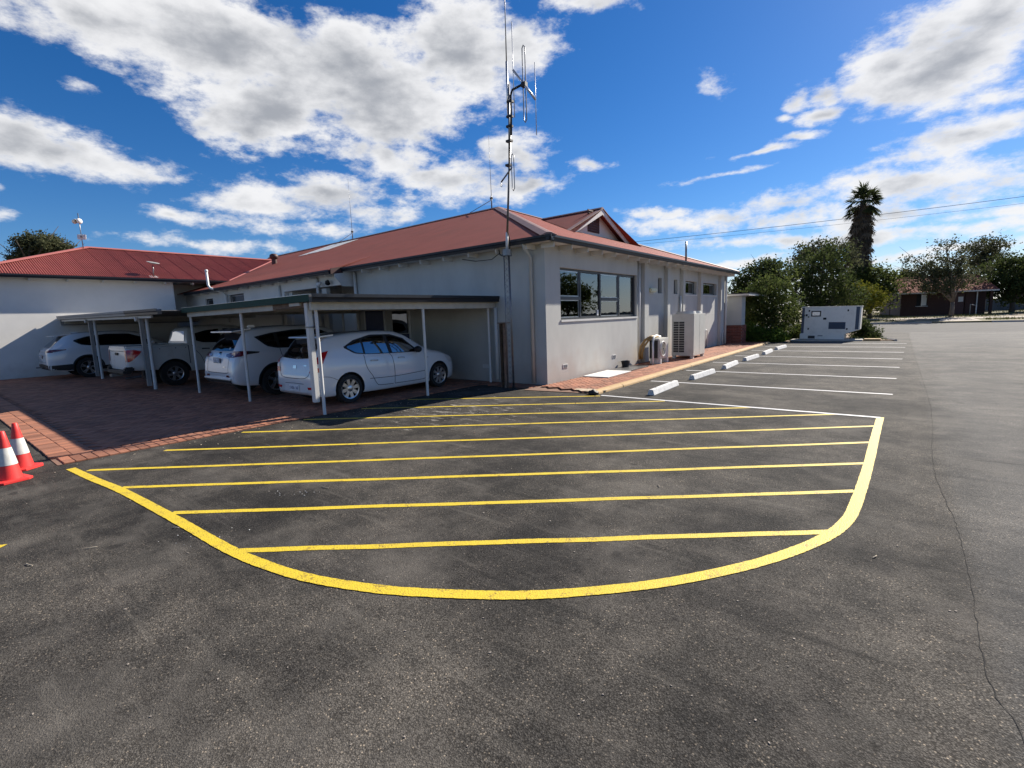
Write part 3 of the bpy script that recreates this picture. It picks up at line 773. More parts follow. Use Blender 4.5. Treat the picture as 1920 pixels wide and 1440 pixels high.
# roof slopes
ap = (-14.35, 17.41, 6.57)
nS = Vector((0, -T, 1)); nE = Vector((T, 0, 1)); nN = Vector((0, T, 1))
ze = lambda y: ez + (y - ey) * T
yl = 8.90
yk = 10.6
TW = (ze(yk) - 3.42) / (yk - yl)
zw = lambda y: ze(y) if y > yk else 3.42 + (y - yl) * TW
def slope(name, pts, n, mat, parent): return MB().slab(pts, n, 0.035).build(name, mat, parent)
roof = slope('roof', [(ex, ey, ez), ap, (-14.42, 17.41, 6.57), (-14.42, ey, ez)], nS, 'roof_ribs_x', bld)
slope('west_slope', [(-14.4205, yk, ze(yk)), (-14.4205, 17.41, 6.57), (-36, 17.41, 6.57), (-36, yk, ze(yk))], nS, 'roof_ribs_x', roof)
slope('west_eave_slope', [(-14.4205, yl, zw(yl)), (-14.4205, yk, ze(yk)), (-36, yk, ze(yk)), (-36, yl, zw(yl))], Vector((0, -TW, 1)), 'roof_ribs_x', roof)
slope('east_slope', [(ex, ey, ez), (ex, 25.5, ez), ap], nE, 'roof_ribs_y', roof)
slope('north_slope', [(ex, 25.5, ez), (-36, 25.5, ez), (-36, 17.41, 6.57), ap], nN, 'roof_ribs_x', roof)
def cap(name, p0, p1, w, mat, parent, h=0.03):
    p0 = Vector(p0); p1 = Vector(p1); d = (p1 - p0).normalized(); s = d.cross(Vector((0, 0, 1))).normalized()
    drop = 0.36 * w * (0.72 if abs(d.z) > .05 else 1.0)
    pts = []
    for p in (p0, p1):
        pts += [p + s * w - Vector((0, 0, drop)) + Vector((0, 0, h)), p + s * w * .25 + Vector((0, 0, h + .015)), p - s * w * .25 + Vector((0, 0, h + .015)), p - s * w - Vector((0, 0, drop)) + Vector((0, 0, h))]
    return MB().add(pts, [(0, 1, 5, 4), (1, 2, 6, 5), (2, 3, 7, 6), (0, 4, 7, 3), (0, 3, 2, 1), (4, 5, 6, 7)]).build(name, mat, parent)
cap('hip_cap', (ex + .02, ey - .02, ez), ap, 0.20, 'ridge_cap', roof)
cap('hip_cap', (ex, 25.5, ez), ap, 0.20, 'ridge_cap', roof)
cap('ridge_cap', ap, (-36, 17.41, 6.57), 0.16, 'ridge_cap', roof)
# translucent roof sheets
for k, x in enumerate((-27.0, -26.1, -25.2)):
    y0, y1 = 14.7 + 0.12 * k, 16.9
    MB().slab([(x, y0, zw(y0) + .02), (x + .87, y0, zw(y0) + .02), (x + .87, y1, zw(y1) + .02), (x, y1, zw(y1) + .02)], nS, 0.012).build('skylight_sheet', 'skylight_sheet', roof)
# gutters: quad-profile strips
def gutter(name, mat, parent, p0, p1, out, h=0.11, w=0.115, drop=0.0):
    """gutter from p0 to p1 (top inner edge), 'out' is the outward direction"""
    p0 = Vector(p0); p1 = Vector(p1); o = Vector(out)
    prof = [(0.0, 0.0), (0.0, -h), (w * .78, -h), (w * .86, -h * .55), (w, -h * .35), (w, 0.012), (w - .012, 0.012), (w - .012, -h * .3), (0.012, -h * .3)]
    vs = []; k = len(prof)
    for p in (p0, p1):
        for (a, z) in prof: vs.append(p + o * a + Vector((0, 0, z + drop)))
    fs = [(i, (i + 1) % k, k + (i + 1) % k, k + i) for i in range(k)] + [tuple(range(k - 1, -1, -1)), tuple(range(k, 2 * k))]
    return MB().add(vs, fs).build(name, mat, parent)
gz = ez - 0.02
gutter('gutter', 'gutter_dark', roof, (ex + .115, ey + .03, gz), (-14.40, ey + .03, gz), (0, -1, 0))
gutter('gutter', 'gutter_dark', roof, (ex - .03, ey - .08, gz), (ex - .03, 25.6, gz), (1, 0, 0))
gutter('gutter', 'gutter_dark', roof, (-14.45, yl + .03, zw(yl) - .02), (-27.2, yl + .03, zw(yl) - .02), (0, -1, 0))
# eave lining boards and rafter tails
bxo('eave_board', 'white_trim', roof, -14.4, ex - .05, ey + .06, YW - .003, 3.385, 3.405)
bxo('eave_board', 'white_trim', roof, XW + .003, ex - .06, ey + .06, 25.4, 3.386, 3.406)
bxo('eave_board', 'white_trim', roof, XW - REC + .003, XW, 25.11, 25.4, 3.386, 3.406)
x = -6.95
while x > -14.2:
    MB().cbox((x, (ey + YW) / 2 + .03, 3.325), (0.035, YW - ey - .06, 0.12)).build('rafter_tail', 'white_trim', roof); x -= 0.93
y = 9.62
while y < 25.3:
    MB().cbox(((XW + ex) / 2 - .03, y, 3.325), (abs(XW - ex) - .06, 0.035, 0.12)).build('rafter_tail', 'white_trim', roof); y += 0.78
# east gablet
gx, gy, gz0 = -9.18, 17.41, 5.68
hw = 2.75
gT = 0.44
zb_ = gz0 - hw * gT
def on_east(x): return ez + (ex - x) * T
gab = MB()
xr = ex - (gz0 - ez) / T          # where the gablet ridge meets the hip slope
xb = ex - (zb_ - ez) / T          # where the gablet eave line meets it
for s in (-1, 1):
    n = Vector((0, s * gT, 1))
    pts = [(gx, gy, gz0), (xr, gy, gz0), (xb, gy + s * hw, zb_), (gx + 0.02, gy + s * hw, zb_)]
    gab.slab([(p[0], p[1], p[2] + .03) for p in pts], n, 0.035)
gablet = gab.build('gablet_roof', 'roof_ribs_x', bld)
cap('gablet_ridge_cap', (gx, gy, gz0 + .03), (xr, gy, gz0 + .03), 0.14, 'ridge_cap', gablet)
gfx = gx - 0.32
zf = on_east(gfx)
hw2 = (gz0 - zf) / gT
mb = MB().slab([(gfx, gy - hw2, zf - .05), (gfx, gy + hw2, zf - .05), (gfx, gy, gz0 - .03)], (1, 0, 0), 0.06)
mb.build('gable_wall', 'render_pale', gablet)
for s in (-1, 1):
    d = Vector((0, s * hw, -hw * gT)); d.normalize(); nrm = Vector((0, s * gT, 1)).normalized()
    a = Vector((gx + .001, gy, gz0 + .02)); b = a + Vector((0, s * hw, -hw * gT))
    pts = [a, b, b - nrm * .20, a - Vector((0, 0, .22))]
    MB().slab(pts, (1, 0, 0), 0.035).build('barge_board', 'white_trim', gablet)
    c0 = a + nrm * .015; c1 = b + nrm * .015
    MB().slab([c0 + Vector((.03, 0, 0)), c1 + Vector((.03, 0, 0)), c1 + Vector((-.16, 0, 0)), c0 + Vector((-.16, 0, 0))], nrm, 0.025).build('barge_cap', 'ridge_cap', gablet)
lv = MB().box(gfx + .001, gfx + .03, gy - .62, gy + .26, zf + .10, zf + .92).build('vent_frame', 'louvre_brown', gablet)
for k in range(9):
    MB().cbox((gfx + .035, gy - .18, zf + .15 + k * .090), (0.05, 0.82, 0.012), ry=R(35)).build('louvre_slat', 'louvre_brown', gablet)
# downpipes
def pipe(name, mat, parent, pts, r, n=10): return MB().path(pts, r, n).build(name, mat, parent, smooth=True)
pipe('downpipe', 'render_grey', bld, [(-7.0, ey + .02, 3.40), (-7.0, ey + .06, 3.30), (-7.05, YW - .06, 3.1), (-7.05, YW - .06, 0.05)], 0.045)
pipe('downpipe', 'white_trim', bld, [(-8.22, YW - .06, 1.95), (-8.22, YW - .06, 0.08)], 0.045)
pipe('downpipe', 'white_trim', bld, [(-14.28, YW - .07, 3.35), (-14.28, YW - .07, 0.05)], 0.05)
pipe('downpipe', 'white_trim', bld, [(XW - REC + .06, 15.25, 3.38), (XW - REC + .06, 15.25, 0.08)], 0.048)
pipe('downpipe', 'white_trim', bld, [(XW - REC + .06, 19.12, 2.3), (XW - REC + .06, 19.12, 0.08)], 0.04)
pipe('downpipe', 'white_trim', bld, [(XW + .06, 24.95, 3.38), (XW + .06, 24.95, 0.08)], 0.048)
pipe('waste_pipe', 'white_trim', bld, [(XW - REC + .04, 22.35, .05), (XW - REC + .04, 22.35, .75), (XW - REC + .04, 22.42, .83), (XW - REC + .04, 22.55, .83), (XW - REC + .04, 22.62, .75), (XW - REC + .04, 22.62, .05)], 0.022)
pipe('waste_pipe', 'white_trim', bld, [(XW + .04, 24.6, .05), (XW + .04, 24.6, .6), (XW + .04, 24.66, .68), (XW + .04, 24.8, .7)], 0.022)
# wall vents
for (y, z) in ((10.56, 0.40), (13.3, 0.42), (21.9, 0.62)):
    v = bxo('air_vent', 'white_trim', bld, XW - (0 if y < 15 else REC) + .0005, XW - (0 if y < 15 else REC) + .012, y - .115, y + .115, z - .05, z + .05)
    xx = XW - (0 if y < 15 else REC) + .012
    for k in range(3): MB().box(xx + .0005, xx + .004, y - .09, y + .09, z - .035 + k * .026, z - .022 + k * .026).build('vent_slot', 'interior_dark', v)
v = bxo('air_vent', 'white_trim', bld, -8.78, -8.52, YW - .012, YW - .0005, .36, .46)
# west block with the porch, seen above the carport
WY = 9.28
wb = MB()
wbh = [(-23.25, -21.75, 2.5, 3.10), (-25.9, -25.0, 2.5, 3.05)]
wall_boxes(wb, 'y', WY, WY + 0.22, -28.6, -18.3, -0.05, 3.37, wbh)
wb.box(-18.3, -14.42, WY, WY + .18, 2.95, 3.37)           # beam over the porch opening
wb.box(-18.3, -18.1, WY + .19, 11.8, -0.05, 3.2)
wb.box(-18.1, -14.36, 11.6, 11.8, -0.05, 3.2)             # back of the porch
wb.box(-14.349, -14.15, 9.99, 11.8, -0.05, 3.2)
west = wb.build('porch_wall', 'render_pale', bld)
for (a, b, c, d) in wbh: window(bld, 'y', WY, a, b, c, d, [], {}, blind=False, sgn=-1, depth=0.10, sill=True, glass='dark_glass', fw=0.05)
MB().slab([(-14.40, WY - .001, 2.90), (-14.40, YW - .003, 2.90), (-14.40, YW - .003, 3.60), (-14.40, yl + .12, 3.38), (-14.40, yl + .12, 3.2)], (1, 0, 0), 0.04).build('porch_cheek', 'white_trim', bld)
MB().slab([(-14.39, yl - .02, zw(yl) + .03), (-14.39, ey, ez + .03), (-14.39, ey, ez - .17), (-14.39, yl - .02, zw(yl) - .15)], (1, 0, 0), 0.03).build('rake_board', 'louvre_brown', roof)
bxo('porch_post', 'white_trim', bld, -16.05, -15.93, WY + .03, WY + .15, 0.0, 2.90)
bxo('porch_post', 'render_grey', bld, -15.75, -15.45, WY + .03, WY + .17, 0.0, 2.90)
pipe('downpipe', 'white_trim', bld, [(-18.55, WY - .05, 3.2), (-18.55, WY - .05, 0.05)], 0.04)
pipe('downpipe', 'white_trim', bld, [(-15.85, WY - .05, 3.25), (-15.85, WY - .05, 0.05)], 0.05)
bxo('porch_light', 'white_plastic', bld, -14.95, -14.7, 11.5, 11.59, 2.6, 2.72)
x = -14.9
while x > -27:
    MB().cbox((x, (yl + WY) / 2 + .03, zw(yl) - .13), (0.045, WY - yl - .06, 0.09)).build('rafter_tail', 'white_trim', roof); x -= 1.05
bxo('eave_board', 'white_trim', roof, -27.2, -14.42, yl + .06, WY - .003, zw(yl) - .075, zw(yl) - .055)
dr = bxo('door', 'blue_door', bld, -13.9, -12.95, YW - .03, YW - .001, 0.03, 2.05); bxo('door_handle', 'chrome', dr, -13.05, -13.0, YW - .07, YW - .031, 1.0, 1.12)
bxo('door_frame', 'white_trim', bld, -13.98, -13.91, YW - .035, YW - .001, 0.03, 2.12); bxo('door_frame', 'white_trim', bld, -12.94, -12.87, YW - .035, YW - .001, 0.03, 2.12)
dr = bxo('door', 'blue_door', bld, -12.55, -11.75, YW - .03, YW - .001, 0.03, 1.30); bxo('door_window', 'dark_glass', dr, -12.5, -11.8, YW - .03, YW - .001, 1.32, 2.0)

# end porch pier beyond the long wall
pr = thing('porch_pier', (-6.4, 26.3, 0), 'rendered pier on a red brick base with flat porch slab, beyond the long wall', 'pillar')
bxo('base_core', 'mortar', pr, -6.90, -6.06, 25.76, 26.54, -0.03, 0.93)
for r_ in range(12):
    z0 = 0.0 + r_ * 0.0775
    off = 0.12 if r_ % 2 else 0.0
    x = -6.92 - off
    while x < -6.04:
        a = max(x, -6.92); b = min(x + 0.23, -6.04)
        if b - a > .05:
            MB().box(a, b, 25.74, 25.76 + .05, z0, z0 + 0.067, ptint()).build('brick', 'red_brick', pr)
        x += 0.24
    y = 25.745 - off + .06
    while y < 26.56:
        a = max(y, 25.815); b = min(y + .23, 26.56)
        if b - a > .05: MB().box(-6.09, -6.04, a, b, z0, z0 + .067, ptint()).build('brick', 'red_brick', pr)
        y += .24
bxo('shaft', 'render_grey', pr, -6.88, -6.1, 25.8, 26.5, 0.931, 2.35, bevel=.01)
bxo('slab', 'render_pale', pr, -7.6, -5.75, 25.62, 29.5, 2.351, 2.44)
bxo('slab_edge', 'gutter_dark', pr, -7.6, -5.73, 25.60, 29.52, 2.441, 2.49)

# ================================================================== WEST WING (older corrugated roof)
wing = thing('wing_building', (-31, 6, 0), 'pale rendered wing with older ribbed red corrugated hip roof', 'building')
WX = -26.7; wex = -26.3; wez = 3.98; wrx = -31.0; wrz = 5.75
wm = MB(); wall_boxes(wm, 'x', WX - .25, WX, -3.2, 8.24, -0.05, 3.90, [])
wm.box(-28.3, WX - .251, 8.0, 8.24, -0.05, 3.9); wm.box(-28.55, -28.301, 8.0, 15.0, -.05, 3.9)
wm.box(-35.3, WX - .251, -3.2, -2.95, -.05, 3.9)
wm.build('wall', 'render_pale', wing)
wt = (wrz - wez) / (wex - wrx)
wys = 1.5                              # y of the south eave corner
per = 0.0762; amp = 0.017
wroof = MB().slab([(wex, wys, wez - .03), (wex, 10.58, wez - .03), (wrx, 15.2, wrz - .03), (wrx, 6.2, wrz - .03)], (wt, 0, 1), 0.02).build('roof', 'ridge_cap', wing)
MB().slab([(wex, wys, wez - .01), (wrx, 6.2, wrz - .01), (-35.7, wys, wez - .01)], (0, -.37, 1), 0.03).build('south_slope', 'roof_ribs_x', wroof)
MB().slab([(-35.7, wys, wez - .01), (wrx, 6.2, wrz - .01), (wrx, 25, wrz - .01), (-35.7, 25, wez - .01)], (-wt, 0, 1), 0.03).build('west_slope', 'roof_ribs_y', wroof)
y = wys
while y < 15.1:
    y1 = min(y + 0.762, 15.15); n = int((y1 - y) / per * 8); vs = []; fs = []
    lift = 0.004 if int(round((y - wys) / .762)) % 2 else 0.0
    for i in range(n + 1):
        yy = y + (y1 - y) * i / n
        zz = amp * math.cos(2 * math.pi * (yy - wys) / per) + lift
        xa = wex if yy <= 10.58 else wex + (yy - 10.58) / (15.2 - 10.58) * (wrx - wex)
        xt = wrx if yy >= 6.2 else wex + (yy - wys) / (6.2 - wys) * (wrx - wex)
        for x_ in (xa, xt): vs.append((x_, yy, wez + (wex - x_) * wt + zz))
    for i in range(n): fs.append((2 * i, 2 * i + 2, 2 * i + 3, 2 * i + 1))
    MB().add(vs, fs).build('roof_sheet', 'wing_red', wroof, smooth=True, fixn=False); y = y1
cap('hip_cap', (wex, wys, wez + .01), (wrx, 6.2, wrz + .01), 0.17, 'ridge_red', wroof)
cap('ridge_cap', (wrx, 6.2, wrz + .01), (wrx, 15.2, wrz + .01), 0.17, 'ridge_red', wroof)
cap('valley_flashing', (wex, 10.58, wez - .02), (wrx, 15.2, wrz - .02), 0.10, 'ridge_red', wroof, h=0.035)
gutter('gutter', 'gutter_dark', wroof, (wex - .03, wys - .1, wez - .015), (wex - .03, 10.6, wez - .015), (1, 0, 0), h=0.12)
bxo('eave_board', 'white_trim', wroof, WX + .003, wex - .05, wys, 8.24, 3.865, 3.885)
bxo('eave_board', 'white_trim', wroof, -28.2, wex - .05, 8.25, 10.5, 3.865, 3.885)
y = 2.3
while y < 10.3:
    MB().cbox(((WX + wex) / 2 - .02, y, 3.81), (abs(WX - wex) - .08, 0.05, 0.10)).build('rafter_tail', 'white_trim', wroof); y += 1.12
bxo('corner_trim', 'white_trim', wing, WX - .02, WX + .008, 8.2405, 8.28, -.02, 3.88)

# ================================================================== CARPORTS
cp = thing('carport', (-11.3, 7.2, 0), 'flat roofed carport with green front fascia on thin white posts', 'carport')
cx0, cx1, cy0 = -14.35, -8.20, 4.62
bxo('roof_sheet', 'carport_sheet', cp, cx0 - .16, cx1, cy0, YW - .01, 2.185, 2.20)
fas = MB().box(cx0 - .1, cx1, cy0 - .03, cy0, 2.09, 2.215).build('fascia', 'fascia_green', cp)
bxo('fascia_capping', 'aluminium', fas, cx0 - .1, cx1, cy0 - .034, cy0 + .02, 2.2155, 2.222)
bxo('front_beam', 'cream_beam', cp, cx0, -9.75, cy0 + .06, cy0 + .12, 1.985, 2.11)
bxo('rotten_beam_end', 'rotten_timber', cp, -9.74, -8.55, cy0 + .055, cy0 + .13, 2.0, 2.105)
bxo('beam_patch', 'cream_beam', cp, -9.0, -8.62, cy0 + .01, cy0 + .05, 2.03, 2.085)
gutter('gutter', 'gutter_dark', cp, (cx1, cy0 - .03, 2.21), (cx1, YW - .02, 2.23), (1, 0, 0), h=0.135, w=0.11)
bxo('side_beam', 'cream_beam', cp, cx1 - .10, cx1 - .05, cy0 + .02, YW - .03, 1.94, 2.085)
for x in (-11.35, -14.2): bxo('rafter', 'cream_beam', cp, x - .03, x + .03, cy0 + .13, YW - .03, 2.0, 2.15)
for y in (6.2, 7.8, 9.2): bxo('purlin', 'carport_sheet', cp, cx0, cx1 - .11, y - .025, y + .025, 2.1, 2.16)
for (x, y) in ((-14.25, 4.72), (-11.36, 4.74), (-8.36, 4.79), (-8.28, 7.28), (-11.36, 9.45), (-8.36, 9.55), (-14.25, 9.1)):
    MB().tube((x, y, 0.0), (x, y, 2.0), 0.031, n=12).build('post', 'white_trim', cp, smooth=True, auto=0.6)
MB().box(-8.53, -8.42, 4.66, 4.76, 0.24, 2.08).build('downpipe', 'white_trim', cp, bevel=.008)
bxo('downpipe_bracket', 'galv', cp, -8.54, -8.40, 4.65, 4.77, 1.62, 1.65)

cl = thing('carport', (-20.5, 7.0, 0), 'low carport with grey gutter fixed against the pale wing wall', 'carport')
lx0, lx1, ly0 = -26.55, -14.5, 4.15
def tl(x): return 2.20 + (x - lx1) * -0.0135
mb = MB().slab([(WX, ly0 - .01, tl(lx0) - .03), (cx0 - .1, ly0 - .01, tl(lx1) - .03), (cx0 - .1, 9.2, tl(lx1) - .01), (WX, 9.2, tl(lx0) - .01)], (0, 0, 1), 0.018)
mb.build('roof_sheet', 'carport_sheet', cl)
gutter('gutter', 'gutter_grey', cl, (lx0, ly0 + .0, tl(lx0)), (-17.2, ly0, tl(-17.2)), (0, -1, 0), h=0.13, w=0.11)
gutter('gutter', 'gutter_dark', cl, (-17.2, ly0, tl(-17.2)), (lx1 + .1, ly0, tl(lx1)), (0, -1, 0), h=0.13, w=0.11)
MB().slab([(lx0, ly0 + .03, tl(lx0) - .14), (-15.4, ly0 + .03, tl(-15.4) - .14), (-15.4, ly0 + .03, tl(-15.4) - .21), (lx0, ly0 + .03, tl(lx0) - .21)], (0, -1, 0), 0.05).build('front_beam', 'white_trim', cl)
for x in (-22.35, -16.55):
    t_ = tl(x) - .16
    MB().tube((x + .06, ly0 + .22, 0), (x + .06, ly0 + .22, t_), 0.045, n=12).build('post', 'white_trim', cl, smooth=True, auto=.6)
    MB().box(x - .07, x + .03, ly0 + .06, ly0 + .16, 0.12, t_ - .02).build('downpipe', 'gutter_grey', cl, bevel=.006)
    bxo('beam_bracket', 'white_trim', cl, x - .06, x + .04, ly0 - .03, ly0 + .02, t_ - .12, t_ - .01)
for x in (-26.4, -20.5):
    bxo('rafter', 'cream_beam', cl, x - .03, x + .03, ly0 + .09, 9.1, 2.05, 2.15)
bxo('end_panel', 'gutter_grey', cl, -26.62, -26.57, ly0, 9.1, 2.0, tl(lx0) - .03)

# ================================================================== VEHICLES
def mono(pts):
    xs = np.array([p[0] for p in pts], float); ys = np.array([p[1] for p in pts], float)
    h = np.diff(xs); d = np.diff(ys) / h; m = np.zeros(len(xs)); m[0] = d[0]; m[-1] = d[-1]
    for i in range(1, len(xs) - 1):
        if d[i - 1] * d[i] <= 0: m[i] = 0
        else:
            w1_, w2_ = 2 * h[i] + h[i - 1], h[i] + 2 * h[i - 1]
            m[i] = (w1_ + w2_) / (w1_ / d[i - 1] + w2_ / d[i])
    def f(x):
        x = min(max(x, xs[0]), xs[-1]); i = min(int(np.searchsorted(xs, x, 'right') - 1), len(xs) - 2)
        t = (x - xs[i]) / h[i]
        return float((1 + 2 * t) * (1 - t) ** 2 * ys[i] + t * (1 - t) ** 2 * h[i] * m[i] + t * t * (3 - 2 * t) * ys[i + 1] + t * t * (t - 1) * h[i] * m[i + 1])
    return f

class Car:
    """body lofted from side and plan curves, y=0 at the rear bumper, front at +y"""
    def __init__(s, name, loc, label, cat, spec, paint, rotz=0.0):
        s.t = thing(name, (0, 0, 0), label, cat); s.paint = paint; s.spec = spec
        top, belt, bot, wid, rw = (mono(spec[k]) for k in ('top', 'belt', 'bottom', 'width', 'roofw'))
        L_ = spec['length']
        ys = sorted(set([0.0, .01, .03, .06, .10, .15] + list(np.linspace(.2, L_ - .2, spec.get('n', 64))) + [L_ - .15, L_ - .10, L_ - .06, L_ - .03, L_ - .01, L_]))
        rings = []
        for y in ys:
            zb, zs, zt, w, r = bot(y), belt(y), top(y), wid(y), rw(y)
            zt = max(zt, zs + 0.012); k = min(1.0, (zt - zs) / 0.30); r = min(r, w * .95)
            hw_ = [(0, zb), (w * .6, zb), (w * .93, zb + .003), (w * .975, zb + .045), (w * .99, zb + .16), (w, zb + .45 * (zs - zb)),
                   (w * .995, zb + .72 * (zs - zb)), (w * .975, zs - .045), (w * .955, zs - .005),
                   (w * .940, zs + .02 * k + .002)]
            x0, z0 = hw_[-1]; x1, z1 = r, zt - .085 * k
            z1 = max(z1, z0 + 0.001)
            for q in (.25, .5, .75): hw_.append((x0 + (x1 - x0) * q + .012 * math.sin(q * math.pi) * k, z0 + (z1 - z0) * q))
            hw_ += [(x1, z1), (r * .955, zt - .045 * k), (r * .86, zt - .022 * k), (r * .6, zt - .008 * k), (r * .3, zt - .002), (0, zt)]
            full = [(x, z) for (x, z) in hw_] + [(-x, z) for (x, z) in reversed(hw_[1:-1])]
            rings.append([(x, y, z) for (x, z) in full])
        k = len(rings[0]); vs = [p for rr in rings for p in rr]; fs = []
        for i in range(len(rings) - 1):
            for j in range(k): fs.append((i * k + j, (i + 1) * k + j, (i + 1) * k + (j + 1) % k, i * k + (j + 1) % k))
        fs.append(tuple(range(k))); fs.append(tuple((len(rings) - 1) * k + j for j in range(k - 1, -1, -1)))
        s.body = MB().add(vs, fs).build('body', paint, s.t, smooth=True, auto=0.7)
        me = s.body.data
        bm = bmesh.new(); bm.from_mesh(me); s.bvh = BVHTree.FromBMesh(bm); bm.free()
        # wheel arches
        cut = MB()
        for (wy, tr) in ((spec['axles'][0], spec['tyre']), (spec['axles'][1], spec['tyre'])):
            ar = tr * spec.get('arch', 1.14)
            for sg in (-1, 1):
                wmx = spec['hw']
                cut.tube((sg * (wmx - .30), wy, tr + .005), (sg * (wmx + .25), wy, tr + .005), ar, n=40)
        co = cut.build('arch_cutter', 'interior_dark', s.t)
        md = s.body.modifiers.new('cut', 'BOOLEAN'); md.object = co; md.operation = 'DIFFERENCE'; md.solver = 'EXACT'
        md.material_mode = 'TRANSFER'
        dg = bpy.context.evaluated_depsgraph_get(); dg.update()
        nm = bpy.data.meshes.new_from_object(s.body.evaluated_get(dg)); s.body.modifiers.clear()
        s.body.data = nm; bpy.data.objects.remove(co)
        nm.set_sharp_from_angle(angle=0.7)
    def hit(s, side, a, b):
        if side in ('R', 'L'):
            sg = 1 if side == 'R' else -1
            o, d = Vector((sg * 3, a, b)), Vector((-sg, 0, 0))
        elif side == 'B': o, d = Vector((a, -3, b)), Vector((0, 1, 0))
        elif side in ('Dr', 'Dl'):                       # rear corner, seen along the diagonal
            sg = 1 if side == 'Dr' else -1; q = 2 ** -.5
            d = Vector((-sg * q, q, 0)); o = Vector((sg * .80 + sg * q * a, .02 + q * a, b)) - d * 4
        else: o, d = Vector((a, b, 5)), Vector((0, 0, -1))
        h = s.bvh.ray_cast(o, d)
        if h[0] is None: return None
        n = h[1]
        if n.dot(d) > 0: n = -n
        return h[0], n
    def patch(s, name, mat, side, lower, upper, nu=14, nv=6, off=0.006, parent=None):
        """panel hugging the body between two curves given in side or rear view"""
        def samp(pl, u):
            if len(pl) == 1: return pl[0]
            d = [0]
            for i in range(len(pl) - 1): d.append(d[-1] + math.hypot(pl[i + 1][0] - pl[i][0], pl[i + 1][1] - pl[i][1]))
            t = u * d[-1]
            for i in range(len(pl) - 1):
                if t <= d[i + 1] + 1e-9:
                    q = (t - d[i]) / max(d[i + 1] - d[i], 1e-9)
                    return (pl[i][0] + (pl[i + 1][0] - pl[i][0]) * q, pl[i][1] + (pl[i + 1][1] - pl[i][1]) * q)
            return pl[-1]
        idx = {}; vs = []; fs = []
        for i in range(nu + 1):
            a = samp(lower, i / nu); b = samp(upper, i / nu)
            for j in range(nv + 1):
                q = j / nv; h = s.hit(side, a[0] + (b[0] - a[0]) * q, a[1] + (b[1] - a[1]) * q)
                if h: idx[(i, j)] = len(vs); vs.append(h[0] + h[1] * off)
        for i in range(nu):
            for j in range(nv):
                ks = [(i, j), (i + 1, j), (i + 1, j + 1), (i, j + 1)]
                if all(q in idx for q in ks): fs.append([idx[q] for q in ks])
        if not fs: return None
        return MB().add(vs, fs).build(name, mat, parent or s.t, smooth=True)
    def line(s, name, mat, side, pts, w=0.012, off=0.004, parent=None, n=30):
        P = smooth_poly(pts, 8) if len(pts) > 2 else [np.array(pts[0]) + (np.array(pts[1]) - np.array(pts[0])) * t / n for t in range(n + 1)]
        vs = []; fs = []; prev = False
        for i, p in enumerate(P):
            d = P[min(i + 1, len(P) - 1)] - P[max(i - 1, 0)]; d = d / (np.linalg.norm(d) + 1e-9); nn = np.array([-d[1], d[0]]) * w / 2
            h0 = s.hit(side, *(p + nn)); h1 = s.hit(side, *(p - nn))
            if h0 and h1:
                vs += [h0[0] + h0[1] * off, h1[0] + h1[1] * off]
                if prev: fs.append((len(vs) - 4, len(vs) - 3, len(vs) - 1, len(vs) - 2))
                prev = True
            else: prev = False
        if fs: return MB().add(vs, fs).build(name, mat, parent or s.body, smooth=True)
    def arch_trim(s, mat, w=0.05):
        for wy in s.spec['axles']:
            tr = s.spec['tyre']; ar = tr * s.spec.get('arch', 1.14)
            for sd_ in 'RL':
                lo = [(wy + ar * math.cos(t), tr + .005 + ar * math.sin(t)) for t in np.linspace(R(-12), R(192), 30)]
                up = [(wy + (ar + w) * math.cos(t), tr + .005 + (ar + w) * math.sin(t)) for t in np.linspace(R(-12), R(192), 30)]
                s.patch('arch_trim', mat, sd_, lo, up, 36, 2, 0.010)
    def wheels(s, spokes=8, twin=False):
        tr = s.spec['tyre']; rr = s.spec['rim']; tw = s.spec.get('tw', .2)
        for wy in s.spec['axles']:
            for sg in (-1, 1):
                xo = sg * (s.spec['hw'] - .015)         # outer face
                a = MB().lathe([(rr, -tw), (tr * .93, -tw), (tr, -tw + .03), (tr, -.03), (tr * .95, -.004), (rr * 1.04, 0.0), (rr, -.012), (rr * .97, -.04), (rr * .95, -.10), (rr * .6, -.11), (0.0, -.11)], 36, axis='X')
                vs = [(xo + sg * p[0], wy + p[1], tr + p[2]) for p in a.v]
                wh_ = thing_part('wheel', MB().add(vs, a.f), 'tyre', s.t)
                rb = MB()
                a = MB().lathe([(rr * .99, -.03), (rr * 1.0, -.012), (rr * .985, -.004), (rr * .90, -.010), (rr * .885, -.03)], 36, axis='X')
                rb.add([(xo + sg * p[0], wy + p[1], tr + p[2]) for p in a.v], a.f)
                a = MB().lathe([(0, -.012), (.05, -.014), (.07, -.022), (.085, -.05)], 20, axis='X')
                rb.add([(xo + sg * p[0], wy + p[1], tr + p[2]) for p in a.v], a.f)
                for i in range(spokes):
                    for dt in ((-.14, .14) if twin else (0,)):
                        t = 2 * math.pi * i / spokes + dt + .2; t0 = 2 * math.pi * i / spokes + dt * .5 + .2
                        ca = Vector((0, math.cos(t), math.sin(t))); ci = Vector((0, math.cos(t0), math.sin(t0)))
                        tn = Vector((0, -math.sin(t), math.cos(t)))
                        wd0, wd1 = (.022, .016) if twin else (.030, .040)
                        c = Vector((xo, wy, tr)); q0 = c + ci * .055; q1 = c + ca * rr * .93
                        dx = Vector((sg, 0, 0))
                        p8 = [q0 - tn * wd0 - dx * .020, q0 + tn * wd0 - dx * .020, q1 + tn * wd1 - dx * .014, q1 - tn * wd1 - dx * .014]
                        p8 += [p - dx * .03 for p in p8]
                        rb.add(p8, [(0, 1, 2, 3), (7, 6, 5, 4), (0, 4, 5, 1), (1, 5, 6, 2), (2, 6, 7, 3), (3, 7, 4, 0)])
